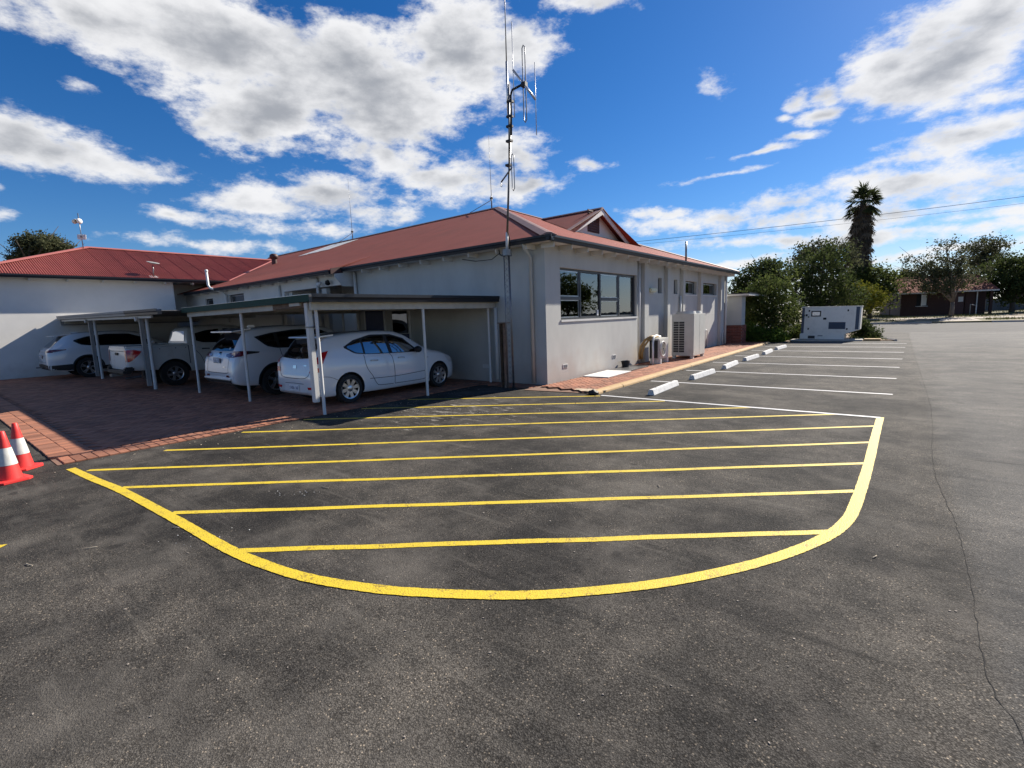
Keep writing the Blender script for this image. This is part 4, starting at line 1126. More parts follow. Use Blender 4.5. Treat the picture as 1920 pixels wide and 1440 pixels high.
                rb.build('rim', 'alloy', wh_, smooth=True, auto=.5)
    def box(s, name, mat, *a, bevel=0.01, parent=None): return MB().box(*a).build(name, mat, parent or s.t, bevel=bevel)
    def mirror(s, y, z, w, mat):
        for sg in (-1, 1):
            a = MB().lathe([(0, -.10), (.055, -.09), (.085, -.04), (.09, .02), (.075, .06), (0, .065)], 14, axis='Y')
            vs = [(sg * (w + .09) + p[0] * 1.15, y + p[1] * .8, z + p[2] * .85) for p in a.v]
            m_ = MB().add(vs, a.f).build('mirror', mat, s.t, smooth=True)
            MB().path([(sg * (w - .06), y + .06, z - .05), (sg * (w + .05), y + .02, z - .03)], .022, 8).build('stalk', 'black_plastic', m_)
    def plate(s, x, z, w=.37, h=.12, mat='plate', border=None, tilt=.0):
        hits = [s.hit('B', x + dx, z + dz) for dx in (-w / 2, w / 2) for dz in (-h / 2, h / 2)]
        y = min(h_[0].y for h_ in hits if h_) - .012
        p = MB().box(x - w / 2, x + w / 2, y - .006, y, z - h / 2, z + h / 2).build('number_plate', border or mat, s.t)
        if border: MB().box(x - w / 2 + .012, x + w / 2 - .012, y - .008, y - .0062, z - h / 2 + .012, z + h / 2 - .012).build('plate_face', mat, p)
        yy = y - .0085
        k = 0
        for i in range(7):
            if i == 4: continue
            cx = x - w * .40 + i * w * .8 / 6.2
            g = MB(); hh = h * .26; ww = w * .042
            g.box(cx - ww, cx - ww * .45, yy - .001, yy, z - hh, z + hh * .9)
            if i % 2 == 0: g.box(cx - ww * .44, cx + ww * .5, yy - .001, yy, z + hh * .5, z + hh * .9)
            if i % 3 != 1: g.box(cx - ww * .44, cx + ww * .5, yy - .001, yy, z - hh, z - hh * .62)
            if i != 0: g.box(cx + ww * .51, cx + ww, yy - .001, yy, z - hh, z + hh * .3)
            g.build('plate_mark', 'plate_ink', p)
    def place(s, loc, rotz=0.0):
        s.t.location = loc; s.t.rotation_euler = (0, 0, rotz)
def thing_part(name, mb, mat, parent): return mb.build(name, mat, parent, smooth=True, auto=.6)

# ---- white hatchback
hs = dict(length=4.10, hw=0.85, tyre=0.305, rim=0.215, axles=(0.76, 3.33), n=70,
          top=[(0, .62), (.03, .74), (.06, .90), (.10, .985), (.17, 1.06), (.32, 1.29), (.42, 1.39), (.58, 1.435), (.80, 1.462), (1.2, 1.49), (1.65, 1.50), (2.1, 1.475), (2.4, 1.395), (2.75, 1.20), (3.0, 1.04), (3.2, .955), (3.5, .90), (3.8, .82), (3.98, .72), (4.06, .62), (4.10, .52)],
          belt=[(0, .56), (.03, .70), (.06, .85), (.10, .93), (.18, .98), (.6, .99), (1.2, .955), (2.4, .915), (3.0, .90), (3.3, .86), (3.7, .77), (3.95, .66), (4.06, .55), (4.10, .46)],
          bottom=[(0, .30), (.05, .24), (.2, .20), (.6, .19), (2, .17), (3.6, .18), (3.9, .19), (4.1, .28)],
          width=[(0, .62), (.02, .71), (.05, .755), (.12, .80), (.3, .832), (.8, .848), (2, .85), (3.2, .84), (3.6, .81), (3.9, .72), (4.03, .60), (4.1, .45)],
          roofw=[(0, .50), (.1, .58), (.3, .64), (.6, .63), (1.2, .645), (2.0, .635), (2.5, .65), (3.0, .71), (3.3, .72), (4.1, .5)])
hb = Car('hatchback_car', (0, 0, 0), 'white five door hatchback parked beside the carport corner post', 'car', hs, 'car_white')
for sd_ in 'RL':
    gl_lo = [(0.74, 1.15), (0.95, 1.025), (1.25, .985), (2.0, .955), (2.72, .935)]
    gl_up = [(0.73, 1.18), (1.0, 1.305), (1.45, 1.40), (2.0, 1.385), (2.35, 1.28), (2.74, .945)]
    hb.patch('window_surround', 'black_plastic', sd_, gl_lo, gl_up, 30, 8, .004)
    hb.patch('quarter_window', 'car_glass', sd_, [(0.80, 1.15), (0.98, 1.04), (1.16, 1.015)], [(0.81, 1.18), (1.0, 1.265), (1.16, 1.31)], 8, 5, .010)
    hb.patch('door_window', 'car_glass', sd_, [(1.21, 1.0), (1.83, .975)], [(1.21, 1.305), (1.5, 1.36), (1.78, 1.365)], 14, 6, .010)
    hb.patch('door_window', 'car_glass', sd_, [(1.93, .972), (2.60, .952)], [(1.88, 1.355), (2.05, 1.335), (2.33, 1.24), (2.62, .965)], 16, 6, .010)
    hb.line('door_gap', 'seam', sd_, [(1.16, .98), (1.17, .80), (1.22, .66), (1.32, .52), (1.42, .34), (1.52, .29), (1.88, .275)])
    hb.line('door_gap', 'seam', sd_, [(1.84, .97), (1.90, .86), (1.93, .60), (1.92, .28)])
    hb.line('door_gap', 'seam', sd_, [(1.92, .275), (2.7, .27), (2.86, .30), (2.90, .42), (2.90, .78)])
    hb.line('body_crease', 'seam', sd_, [(1.25, .46), (2.0, .44), (2.85, .47)], w=.012)
    hb.line('bumper_gap', 'seam', sd_, [(.10, .62), (.30, .60), (.48, .52)], w=.008)
    for y in (1.30, 2.05):
        h = hb.hit(sd_, y + .1, .845)
        sg = 1 if sd_ == 'R' else -1
        MB().path([(h[0].x + sg * .004, y, .845), (h[0].x + sg * .028, y + .04, .855), (h[0].x + sg * .028, y + .15, .85), (h[0].x + sg * .004, y + .19, .84)], .013, 8).build('door_handle', 'car_white', hb.t, smooth=True)
    hb.patch('side_marker', 'lamp_clear', sd_, [(2.86, .77), (2.98, .765)], [(2.86, .81), (2.98, .805)], 4, 2, .008)
    hb.patch('head_lamp', 'lamp_clear', sd_, [(3.72, .60), (3.98, .58)], [(3.55, .80), (3.9, .70)], 8, 4, .006)
for sg in (-1, 1):
    dg_ = 'Dr' if sg > 0 else 'Dl'
    hb.patch('tail_lamp', 'lamp_red', dg_, [(-.17, .70), (.07, .715)], [(-.115, .80), (.10, .80)], 10, 5, .009)
    hb.patch('reversing_lamp', 'lamp_clear', dg_, [(-.112, .803), (.10, .803)], [(-.075, .875), (.125, .875)], 10, 4, .009)
    hb.patch('tail_lamp', 'lamp_red', dg_, [(-.072, .878), (.126, .878)], [(.08, 1.09), (.20, 1.12)], 10, 9, .009)
    hb.patch('reflector', 'lamp_red', 'B', [(sg * .52, .36), (sg * .70, .37)], [(sg * .50, .41), (sg * .72, .42)], 6, 2, .010)
hb.patch('rear_window', 'car_glass', 'B', [(-.58, .99), (0, .965), (.58, .99)], [(-.52, 1.34), (0, 1.365), (.52, 1.34)], 18, 8, .008)
sp_ = MB().add([(-.56, .26, 1.415), (.56, .26, 1.415), (.58, .62, 1.450), (-.58, .62, 1.450), (-.56, .25, 1.385), (.56, .25, 1.385), (.58, .62, 1.415), (-.58, .62, 1.415)], [(0, 1, 2, 3), (7, 6, 5, 4), (0, 4, 5, 1), (1, 5, 6, 2), (2, 6, 7, 3), (3, 7, 4, 0)])
sp_.build('roof_spoiler', 'car_white', hb.t, bevel=.008)
hb.line('tailgate_gap', 'seam', 'B', [(-.60, .90), (-.56, .68), (-.40, .59), (0, .575), (.40, .59), (.56, .68), (.60, .90)], w=.010)
hb.patch('bumper_recess', 'car_white', 'B', [(-.42, .30), (.42, .30)], [(-.36, .47), (.36, .47)], 8, 3, .002)
hb.line('recess_edge', 'seam', 'B', [(-.36, .47), (0, .475), (.36, .47)], w=.010)
hb.plate(0.0, .385, .37, .12)
hb.patch('badge', 'chrome', 'B', [(-.06, .775), (.06, .775)], [(-.06, .84), (.06, .84)], 8, 4, .008)
hb.patch('name_badge', 'chrome', 'B', [(.34, .83), (.46, .83)], [(.34, .85), (.46, .85)], 6, 2, .007)
MB().tube((.02, .06, .985), (-.34, .10, 1.03), .009, n=6).build('rear_wiper', 'black_plastic', hb.t)
hb.mirror(2.62, 1.0, .80, 'black_plastic')
hb.wheels(8)
hb.place((-9.76, 4.98, 0.02), R(1.0))

# ---- white mid-size SUV with tall tailgate
ss = dict(length=4.60, hw=0.92, tyre=0.352, rim=0.235, axles=(0.96, 3.62), n=70, arch=1.16,
          top=[(0, .70), (.03, .86), (.08, 1.02), (.14, 1.10), (.26, 1.32), (.40, 1.52), (.52, 1.60), (.75, 1.64), (1.4, 1.68), (2.0, 1.68), (2.5, 1.62), (2.9, 1.43), (3.3, 1.18), (3.5, 1.10), (3.9, 1.05), (4.3, .95), (4.5, .80), (4.6, .65)],
          belt=[(0, .62), (.03, .80), (.08, .96), (.14, 1.04), (.4, 1.10), (1.2, 1.07), (2.4, 1.03), (3.4, 1.02), (3.9, .96), (4.3, .84), (4.5, .70), (4.6, .55)],
          bottom=[(0, .42), (.06, .36), (.3, .30), (1, .27), (3.5, .27), (4.3, .28), (4.6, .40)],
          width=[(0, .78), (.03, .835), (.08, .865), (.2, .885), (.6, .908), (1.4, .92), (3, .915), (3.9, .90), (4.3, .82), (4.5, .70), (4.6, .55)],
          roofw=[(0, .60), (.14, .66), (.4, .63), (.8, .62), (2, .62), (2.6, .64), (3.3, .76), (4.6, .6)])
sv = Car('suv_car', (0, 0, 0), 'white SUV with rear spoiler parked between hatchback and utility', 'car', ss, 'car_white')
for sd_ in 'RL':
    sv.patch('window_surround', 'black_plastic', sd_, [(.62, 1.40), (.82, 1.19), (1.05, 1.13), (2.0, 1.10), (3.05, 1.07)], [(.60, 1.42), (1.0, 1.50), (1.6, 1.56), (2.3, 1.54), (2.7, 1.38), (3.07, 1.08)], 32, 7, .004)
    sv.patch('quarter_window', 'dark_glass', sd_, [(.70, 1.38), (.86, 1.21), (1.08, 1.16)], [(.71, 1.41), (.9, 1.455), (1.06, 1.48)], 8, 5, .010)
    sv.patch('door_window', 'dark_glass', sd_, [(1.15, 1.15), (1.92, 1.125)], [(1.15, 1.49), (1.88, 1.535)], 10, 5, .010)
    sv.patch('door_window', 'dark_glass', sd_, [(2.0, 1.125), (2.92, 1.10)], [(1.97, 1.53), (2.25, 1.51), (2.6, 1.38), (2.93, 1.11)], 12, 5, .010)
    sv.line('door_gap', 'seam', sd_, [(1.12, 1.12), (1.14, .95), (1.28, .80), (1.40, .60), (1.5, .42), (2.0, .40)])
    sv.line('door_gap', 'seam', sd_, [(1.95, 1.1), (1.99, .9), (1.99, .42)])
    sv.line('door_gap', 'seam', sd_, [(2.0, .40), (2.8, .40), (3.02, .45), (3.06, .95)])
    sv.patch('tail_lamp', 'lamp_darkred', sd_, [(.06, .985), (.20, .99), (.34, 1.03)], [(.07, 1.09), (.20, 1.11), (.36, 1.105)], 8, 4, .008)
    sv.patch('lamp_tip', 'black_plastic', sd_, [(.34, 1.03), (.60, 1.05)], [(.36, 1.105), (.62, 1.075)], 5, 2, .008)
    for y in (1.25, 2.10):
        h = sv.hit(sd_, y + .1, .98); sg = 1 if sd_ == 'R' else -1
        MB().path([(h[0].x + sg * .004, y, .98), (h[0].x + sg * .03, y + .04, .985), (h[0].x + sg * .03, y + .17, .98), (h[0].x + sg * .004, y + .21, .975)], .014, 8).build('door_handle', 'car_white', sv.t, smooth=True)
    sv.patch('sill_trim', 'black_plastic', sd_, [(1.30, .28), (3.25, .28)], [(1.36, .37), (3.2, .37)], 14, 3, .008)
for sg in (-1, 1):
    sv.patch('tail_lamp', 'lamp_darkred', 'B', [(sg * .40, 1.0), (sg * .56, .965), (sg * .84, .98)], [(sg * .38, 1.04), (sg * .56, 1.07), (sg * .84, 1.09)], 12, 4, .010)
    sv.patch('reversing_lamp', 'lamp_clear', 'B', [(sg * .70, .985), (sg * .76, .985)], [(sg * .70, 1.0), (sg * .76, 1.0)], 3, 2, .014)
    sv.patch('reflector', 'lamp_darkred', 'B', [(sg * .44, .52), (sg * .66, .515)], [(sg * .50, .565), (sg * .60, .565)], 6, 3, .010)
sv.patch('rear_window', 'dark_glass', 'B', [(-.60, 1.12), (0, 1.105), (.60, 1.12)], [(-.55, 1.50), (0, 1.53), (.55, 1.50)], 16, 7, .008)
sv.patch('window_sticker', 'plate', 'B', [(.38, 1.15), (.44, 1.15)], [(.38, 1.19), (.44, 1.19)], 2, 2, .014)
sp_ = MB().add([(-.60, .16, 1.575), (.60, .16, 1.575), (.61, .60, 1.635), (-.61, .60, 1.635), (-.59, .16, 1.545), (.59, .16, 1.545), (.61, .60, 1.60), (-.61, .60, 1.60)], [(0, 1, 2, 3), (7, 6, 5, 4), (0, 4, 5, 1), (1, 5, 6, 2), (2, 6, 7, 3), (3, 7, 4, 0)])
sp_.build('roof_spoiler', 'car_white', sv.t, bevel=.010)
sv.box('roof_antenna', 'car_white', -.04, .04, .78, .96, 1.635, 1.70, bevel=.02)
sv.line('tailgate_gap', 'seam', 'B', [(-.58, .96), (-.57, .72), (-.54, .62), (0, .61), (.54, .62), (.57, .72), (.58, .96)], w=.011)
sv.box('bumper_lip', 'car_white', -.74, .74, -.045, .10, .455, .50, bevel=.015)
sv.patch('bumper_skirt', 'black_plastic', 'B', [(-.68, .385), (.68, .385)], [(-.72, .45), (.72, .45)], 12, 3, .012)
sv.plate(-.02, .90, .36, .125, mat='plate', border='black_plastic')
sv.patch('badge', 'chrome', 'B', [(-.06, 1.02), (.06, 1.02)], [(-.06, 1.085), (.06, 1.085)], 8, 4, .010)
sv.patch('name_badge', 'chrome', 'B', [(.30, .74), (.42, .74)], [(.30, .755), (.42, .755)], 4, 2, .008)
sv.mirror(2.95, 1.14, .86, 'car_white')
sv.arch_trim('black_plastic', .035)
sv.wheels(5, True)
sv.place((-12.66, 4.62, 0.02), R(0.5))

# ---- white utility (pick-up) with open tray
us = dict(length=5.15, hw=0.90, tyre=0.37, rim=0.215, axles=(1.12, 4.10), n=76, arch=1.17,
          top=[(0, 1.19), (.02, 1.20), (.5, 1.205), (1.50, 1.21), (1.52, 1.22), (1.60, 1.64), (1.70, 1.72), (2.0, 1.76), (2.6, 1.78), (3.1, 1.74), (3.4, 1.62), (3.9, 1.26), (4.1, 1.16), (4.6, 1.10), (4.95, .98), (5.1, .82), (5.15, .70)],
          belt=[(0, 1.17), (.5, 1.185), (1.5, 1.19), (1.6, 1.185), (2.6, 1.14), (3.8, 1.08), (4.3, 1.02), (4.8, .90), (5.1, .72), (5.15, .60)],
          bottom=[(0, .58), (.1, .55), (.6, .52), (1.5, .40), (3.8, .38), (4.6, .40), (5.15, .50)],
          width=[(0, .84), (.03, .865), (.3, .885), (1.2, .90), (3, .89), (4.2, .89), (4.7, .83), (5.05, .70), (5.15, .60)],
          roofw=[(0, .84), (1.5, .84), (1.62, .66), (2, .63), (3, .62), (3.6, .68), (4.1, .78), (5.15, .6)])
ut = Car('utility_truck', (0, 0, 0), 'white double cab utility with red tail lamps and open tray', 'utility truck', us, 'ute_white')
ut.box('tray_floor', 'black_plastic', -.74, .74, .08, 1.46, 1.150, 1.2125, bevel=0)
for sg in (-1, 1): ut.box('tray_rail', 'ute_white', min(sg * .745, sg * .84), max(sg * .745, sg * .84), .02, 1.50, 1.195, 1.235, bevel=.012)
ut.box('tray_rail', 'ute_white', -.74, .74, .0, .07, 1.19, 1.235, bevel=.012)
for sd_ in 'RL':
    sg = 1 if sd_ == 'R' else -1
    ut.patch('tail_lamp', 'lamp_red', sd_, [(.015, .80), (.10, .82), (.30, 1.0)], [(.015, 1.13), (.20, 1.13), (.36, 1.08)], 10, 6, .010)
    ut.patch('rear_quarter_window', 'dark_glass', sd_, [(1.78, 1.30), (1.95, 1.24), (2.5, 1.21)], [(1.80, 1.52), (2.1, 1.60), (2.5, 1.64)], 12, 6, .010)
    ut.patch('door_window', 'dark_glass', sd_, [(2.62, 1.21), (3.62, 1.17)], [(2.62, 1.64), (3.0, 1.63), (3.3, 1.55), (3.64, 1.20)], 12, 6, .010)
    ut.line('door_gap', 'seam', sd_, [(1.64, 1.18), (1.72, 1.02), (1.84, .85), (1.92, .62), (2.0, .46), (2.5, .44)], w=.012)
    ut.line('door_gap', 'seam', sd_, [(2.56, 1.18), (2.60, .9), (2.58, .45)], w=.012)
    ut.line('tray_gap', 'seam', sd_, [(1.535, 1.18), (1.535, .60)], w=.020)
    h = ut.hit(sd_, 1.98, 1.05)
    MB().path([(h[0].x + sg * .004, 1.9, 1.05), (h[0].x + sg * .03, 1.93, 1.055), (h[0].x + sg * .03, 2.07, 1.05), (h[0].x + sg * .004, 2.1, 1.045)], .016, 8).build('door_handle', 'black_plastic', ut.t, smooth=True)
    for y in (.42, .80, 1.20, 1.46):
        h = ut.hit(sd_, y, 1.12); MB().tube(h[0] - Vector((sg * .004, 0, 0)), h[0] + Vector((sg * .006, 0, 0)), .014, n=8).build('tie_hook', 'black_plastic', ut.t)
for sg in (-1, 1):
    ut.patch('tail_lamp', 'lamp_red', 'B', [(sg * .76, .80), (sg * .84, .81)], [(sg * .745, 1.13), (sg * .84, 1.13)], 4, 6, .012)
ut.patch('cab_rear_window', 'dark_glass', 'B', [(-.58, 1.30), (.58, 1.30)], [(-.54, 1.60), (.54, 1.60)], 10, 5, .010)
ut.line('tailgate_gap', 'seam', 'B', [(-.73, 1.16), (-.73, .63)], w=.014); ut.line('tailgate_gap', 'seam', 'B', [(.73, 1.16), (.73, .63)], w=.014)
ut.line('tailgate_crease', 'seam', 'B', [(-.70, 1.10), (.70, 1.10)], w=.016)
ut.box('tailgate_handle', 'black_plastic', -.14, .14, -.022, -.002, .98, 1.06)
ut.box('rear_bumper', 'black_plastic', -.80, .80, -.11, .10, .47, .56, bevel=.02)
for sg in (-1, 1): ut.box('bumper_end', 'black_plastic', min(sg * .72, sg * .90), max(sg * .72, sg * .90), -.08, .14, .53, .66, bevel=.03)
ut.box('tow_bar', 'galv', -.10, .10, -.22, .05, .38, .46)
ut.box('fuel_cap_cover', 'black_plastic', .885, .905, .22, .30, .70, .78, bevel=.01) if False else None
MB().tube((.55, -.02, .33), (.62, .35, .36), .035, n=10).build('exhaust_pipe', 'galv', ut.t)
ut.mirror(3.55, 1.24, .90, 'ute_white')
ut.arch_trim('ute_white', .06)
ut.wheels(6, True)
ut.place((-17.65, 3.86, 0.02), R(0.5))

# ---- large white SUV against the wing wall
xs = dict(length=5.0, hw=0.96, tyre=0.375, rim=0.255, axles=(1.12, 4.02), n=70, arch=1.14,
          top=[(0, .86), (.03, 1.0), (.09, 1.10), (.18, 1.17), (.42, 1.42), (.60, 1.58), (.75, 1.64), (1.2, 1.69), (2.2, 1.71), (2.8, 1.65), (3.3, 1.40), (3.7, 1.18), (4.0, 1.10), (4.5, 1.02), (4.85, .90), (5.0, .70)],
          belt=[(0, .80), (.03, .94), (.09, 1.04), (.18, 1.09), (.5, 1.14), (1.5, 1.11), (3.7, 1.05), (4.3, .97), (4.8, .82), (5.0, .62)],
          bottom=[(0, .42), (.06, .36), (.3, .30), (1.2, .27), (3.8, .27), (4.7, .28), (5.0, .42)],
          width=[(0, .72), (.03, .80), (.09, .86), (.25, .91), (.7, .945), (1.6, .96), (3.4, .955), (4.2, .93), (4.7, .84), (5.0, .60)],
          roofw=[(0, .62), (.18, .70), (.5, .66), (1, .64), (2.4, .63), (3.0, .68), (3.7, .80), (5.0, .6)])
cxr = Car('large_suv_car', (0, 0, 0), 'large white SUV with slim tail lamps parked against the pale wing wall', 'car', xs, 'car_white')
for sd_ in 'RL':
    cxr.patch('window_surround', 'black_plastic', sd_, [(.80, 1.36), (.98, 1.22), (1.3, 1.17), (2.4, 1.14), (3.4, 1.10)], [(.82, 1.40), (1.2, 1.52), (1.8, 1.59), (2.5, 1.57), (2.9, 1.42), (3.42, 1.11)], 32, 7, .004)
    cxr.patch('side_glass', 'dark_glass', sd_, [(.86, 1.36), (1.02, 1.24), (1.32, 1.19), (2.4, 1.16), (3.3, 1.125)], [(.88, 1.39), (1.22, 1.49), (1.8, 1.56), (2.5, 1.54), (2.86, 1.41), (3.32, 1.13)], 30, 6, .010)
    cxr.patch('tail_lamp', 'lamp_darkred', sd_, [(.06, 1.0), (.25, 1.0), (.55, 1.06)], [(.06, 1.07), (.25, 1.09), (.55, 1.09)], 10, 3, .008)
    cxr.patch('lower_cladding', 'black_plastic', sd_, [(.10, .36), (.70, .31)], [(.10, .52), (.66, .54)], 8, 3, .008)
    cxr.patch('sill_trim', 'black_plastic', sd_, [(1.5, .28), (3.6, .28)], [(1.55, .42), (3.55, .42)], 14, 3, .008)
for sg in (-1, 1):
    cxr.patch('tail_lamp', 'lamp_darkred', 'B', [(sg * .40, 1.0), (sg * .88, .98)], [(sg * .38, 1.02), (sg * .88, 1.08)], 10, 3, .010)
    cxr.patch('reversing_lamp', 'lamp_clear', 'B', [(sg * .64, 1.005), (sg * .72, 1.005)], [(sg * .64, 1.04), (sg * .72, 1.04)], 4, 2, .014)
    cxr.patch('reflector', 'lamp_darkred', 'B', [(sg * .50, .45), (sg * .74, .45)], [(sg * .50, .475), (sg * .74, .475)], 6, 2, .014)
cxr.patch('rear_window', 'dark_glass', 'B', [(-.64, 1.17), (0, 1.15), (.64, 1.17)], [(-.56, 1.52), (0, 1.55), (.56, 1.52)], 16, 7, .008)
cxr.patch('lower_cladding', 'black_plastic', 'B', [(-.80, .36), (.80, .36)], [(-.84, .53), (0, .57), (.84, .53)], 14, 4, .010)
sp_ = MB().add([(-.60, .30, 1.575), (.60, .30, 1.575), (.62, .80, 1.645), (-.62, .80, 1.645), (-.59, .30, 1.545), (.59, .30, 1.545), (.62, .80, 1.61), (-.62, .80, 1.61)], [(0, 1, 2, 3), (7, 6, 5, 4), (0, 4, 5, 1), (1, 5, 6, 2), (2, 6, 7, 3), (3, 7, 4, 0)])
sp_.build('roof_spoiler', 'car_white', cxr.t, bevel=.010)
cxr.box('roof_antenna', 'car_white', -.04, .04, .90, 1.10, 1.645, 1.71, bevel=.02)
cxr.line('tailgate_gap', 'seam', 'B', [(-.62, .98), (-.60, .70), (-.55, .64), (0, .63), (.55, .64), (.60, .70), (.62, .98)], w=.011)
cxr.plate(0, .83, .36, .125, mat='plate', border='black_plastic')
cxr.box('tow_bar', 'galv', -.04, .04, -.20, .05, .42, .47)
cxr.mirror(3.2, 1.2, .92, 'car_white'); cxr.arch_trim('black_plastic', .05); cxr.wheels(5, True)
cxr.place((-24.62, 3.18, 0.02), R(0.5))

# ================================================================== TRAFFIC CONES
def cone():
    t = thing('traffic_cone', (0, 0, 0), 'x', 'traffic cone')
    H_ = 0.585; rb, rt = 0.115, 0.027
    rr = lambda z: rb + (rt - rb) * (z - .035) / (H_ - .035)
    def seg(z0, z1, name, mat, d=0.0, top=False):
        pr_ = [(rr(z0) + d, z0), (rr((z0 + z1) / 2) + d, (z0 + z1) / 2), (rr(z1) + d, z1)]
        if top: pr_ += [(rr(z1) * .75, z1 + .008), (0.012, z1 + .006), (.012, z1 - .05)]
        MB().lathe(pr_, 28).build(name, mat, t, smooth=True, auto=.8)
    seg(.035, .20, 'lower_band', 'cone_red'); seg(.20, .40, 'reflective_collar', 'cone_white', .003); seg(.40, H_, 'tip', 'cone_red', 0, True)
    b = 0.165; c_ = .055
    oc = [(-b + c_, -b), (b - c_, -b), (b, -b + c_), (b, b - c_), (b - c_, b), (-b + c_, b), (-b, b - c_), (-b, -b + c_)]
    mb = MB(); k = 8
    vs = [(x, y, 0.004) for x, y in oc] + [(x, y, .026) for x, y in oc] + [(x * .86, y * .86, .036) for x, y in oc]
    fs = [tuple(range(7, -1, -1)), tuple(range(16, 24))]
    for L_ in (0, 8):
        for i in range(8): fs.append((L_ + i, L_ + (i + 1) % 8, L_ + 8 + (i + 1) % 8, L_ + 8 + i))
    mb.add(vs, fs).build('base', 'cone_red', t)
    return t
c0 = cone(); c0.location = gnd(19, 902); c0.rotation_euler = (0, 0, R(14)); tag(c0, 'red and white traffic cone standing clear of the paving edge', 'traffic cone', 'cones by the paving corner')
c1 = copy_tree(c0); c1.location = gnd(42, 879); c1.rotation_euler = (0, 0, R(38)); tag(c1, 'red and white traffic cone close beside the brick paving', 'traffic cone', 'cones by the paving corner')

# ================================================================== RADIO MAST
mx, my = -7.20, 8.98
ms = thing('radio_mast', (mx, my, 0), 'tall galvanised lattice and pole radio mast with stacked antennas by the building corner', 'radio mast')
legs = [(0.095 * math.cos(a), 0.095 * math.sin(a)) for a in (R(90), R(210), R(330))]
for (lx, ly) in legs:
    MB().tube((mx + lx, my + ly, 0), (mx + lx * .8, my + ly * .8, 3.15), 0.011, n=8).build('lattice_leg', 'galv', ms, smooth=True)
for a in range(3):
    (x0, y0), (x1, y1) = legs[a], legs[(a + 1) % 3]; pts = []
    for k in range(25):
        z = .06 + k * 3.05 / 24; s = 1 - .2 * z / 3.15
        pts.append((mx + (x0 if k % 2 else x1) * s, my + (y0 if k % 2 else y1) * s, z))
    MB().path(pts, .0048, 5).build('lattice_brace', 'galv', ms)
MB().tube((mx, my, 3.10), (mx, my, 3.24), 0.11, n=14).build('head_plate', 'galv', ms)
MB().tube((mx, my, 3.24), (mx + .02, my, 3.62), 0.030, n=10).build('socket', 'white_plastic', ms, smooth=True)
MB().tube((mx + .01, my, 3.4), (mx + .23, my, 5.95), 0.024, n=10).build('pole', 'galv', ms, smooth=True)
MB().tube((mx + .19, my - .05, 5.0), (mx + .26, my - .05, 6.75), 0.020, n=10).build('pole', 'galv', ms, smooth=True)
for z in (5.05, 5.55, 5.85, 6.05, 6.35): MB().cbox((mx + .16 + (z - 5) * .075, my - .03, z), (0.13, 0.10, 0.045)).build('clamp', 'black_plastic', ms)
pipe('arm_pipe', 'gutter_dark', ms, [(mx + .28, my - .06, 5.65), (mx + .31, my - .07, 6.2), (mx + .31, my - .07, 6.45), (mx + .36, my - .07, 6.55), (mx + .70, my - .07, 6.58)], 0.024)
boomA, boomB = (mx + .40, my - .07, 6.93), (mx + .98, my - .09, 6.17)
MB().tube(boomA, boomB, 0.024, n=10).build('boom', 'aluminium', ms, smooth=True)
def rod(p, zl, zh, r=.009): MB().tube((p[0], p[1], p[2] - zl), (p[0], p[1], p[2] + zh), r, n=8).build('element', 'aluminium', ms, smooth=True)
mid = [(a + b) / 2 for a, b in zip(boomA, boomB)]
rod(boomA, .95, .95); rod(boomB, .70, .72, .008)
loop = [(mid[0] - .03, mid[1], mid[2] + z) for z in np.linspace(-.70, .72, 10)] + [(mid[0], mid[1], mid[2] + .77)] + [(mid[0] + .04, mid[1], mid[2] + z) for z in np.linspace(.72, -.70, 10)] + [(mid[0], mid[1], mid[2] - .75)]
MB().path(loop, .012, 8, closed=True).build('folded_dipole', 'galv', ms, smooth=True)
MB().cbox(mid, (.11, .09, .09)).build('clamp', 'black_plastic', ms)
MB().tube((mx + .17, my, 6.05), (mx + .17, my, 7.20), 0.024, n=10).build('whip_base', 'aluminium', ms, smooth=True)
MB().tube((mx + .17, my, 7.20), (mx + .19, my, 9.4), 0.013, .007, n=8).build('whip', 'galv', ms, smooth=True)
lp2 = [(mx + .28, my - .08, z) for z in np.linspace(4.52, 5.20, 8)] + [(mx + .31, my - .08, 5.25)] + [(mx + .345, my - .08, z) for z in np.linspace(5.20, 4.52, 8)] + [(mx + .31, my - .08, 4.47)]
MB().path(lp2, .010, 8, closed=True).build('folded_dipole', 'galv', ms, smooth=True)
MB().tube((mx + .30, my - .08, 4.98), (mx - .03, my - .08, 4.72), .018, n=8).build('cross_arm', 'galv', ms, smooth=True)
pipe('hook', 'galv', ms, [(mx - .03, my - .08, 4.73), (mx - .06, my - .08, 4.63), (mx - .02, my - .08, 4.61), (mx - .01, my - .08, 4.68)], .008)
pipe('coax_cable', 'black_cable', ms, [(mx + .20, my - .03, 5.2), (mx + .11, my - .03, 4.2), (mx + .03, my + .02, 3.62), (mx - .05, my + .2, 3.42), (mx - .2, my + .33, 3.24), (mx - .42, my + .40, 3.16), (mx - .58, my + .44, 3.22), (mx - .62, my + .46, 3.34)], .014)
pipe('coax_cable', 'black_cable', ms, [(mx - .60, my + .44, 3.25), (mx - .9, my + .5, 3.14), (mx - 1.5, my + .56, 3.16), (mx - 2.0, my + .58, 3.26)], .010)
st = thing('steel_stub_post', (mx - .26, my + .05, 0), 'rusty steel channel post bolted to the foot of the radio mast', 'post')
mb = MB()
mb.box(mx - .31, mx - .30, my - .02, my + .13, 0, 1.55); mb.box(mx - .2995, mx - .20, my + .12, my + .13, 0, 1.55); mb.box(mx - .2, mx - .19, my - .02, my + .13, 0, 1.55)
mb.build('channel', 'rust_steel', st); bxo('cap_plate', 'rust_steel', st, mx - .34, mx - .10, my - .04, my + .15, 1.551, 1.575)

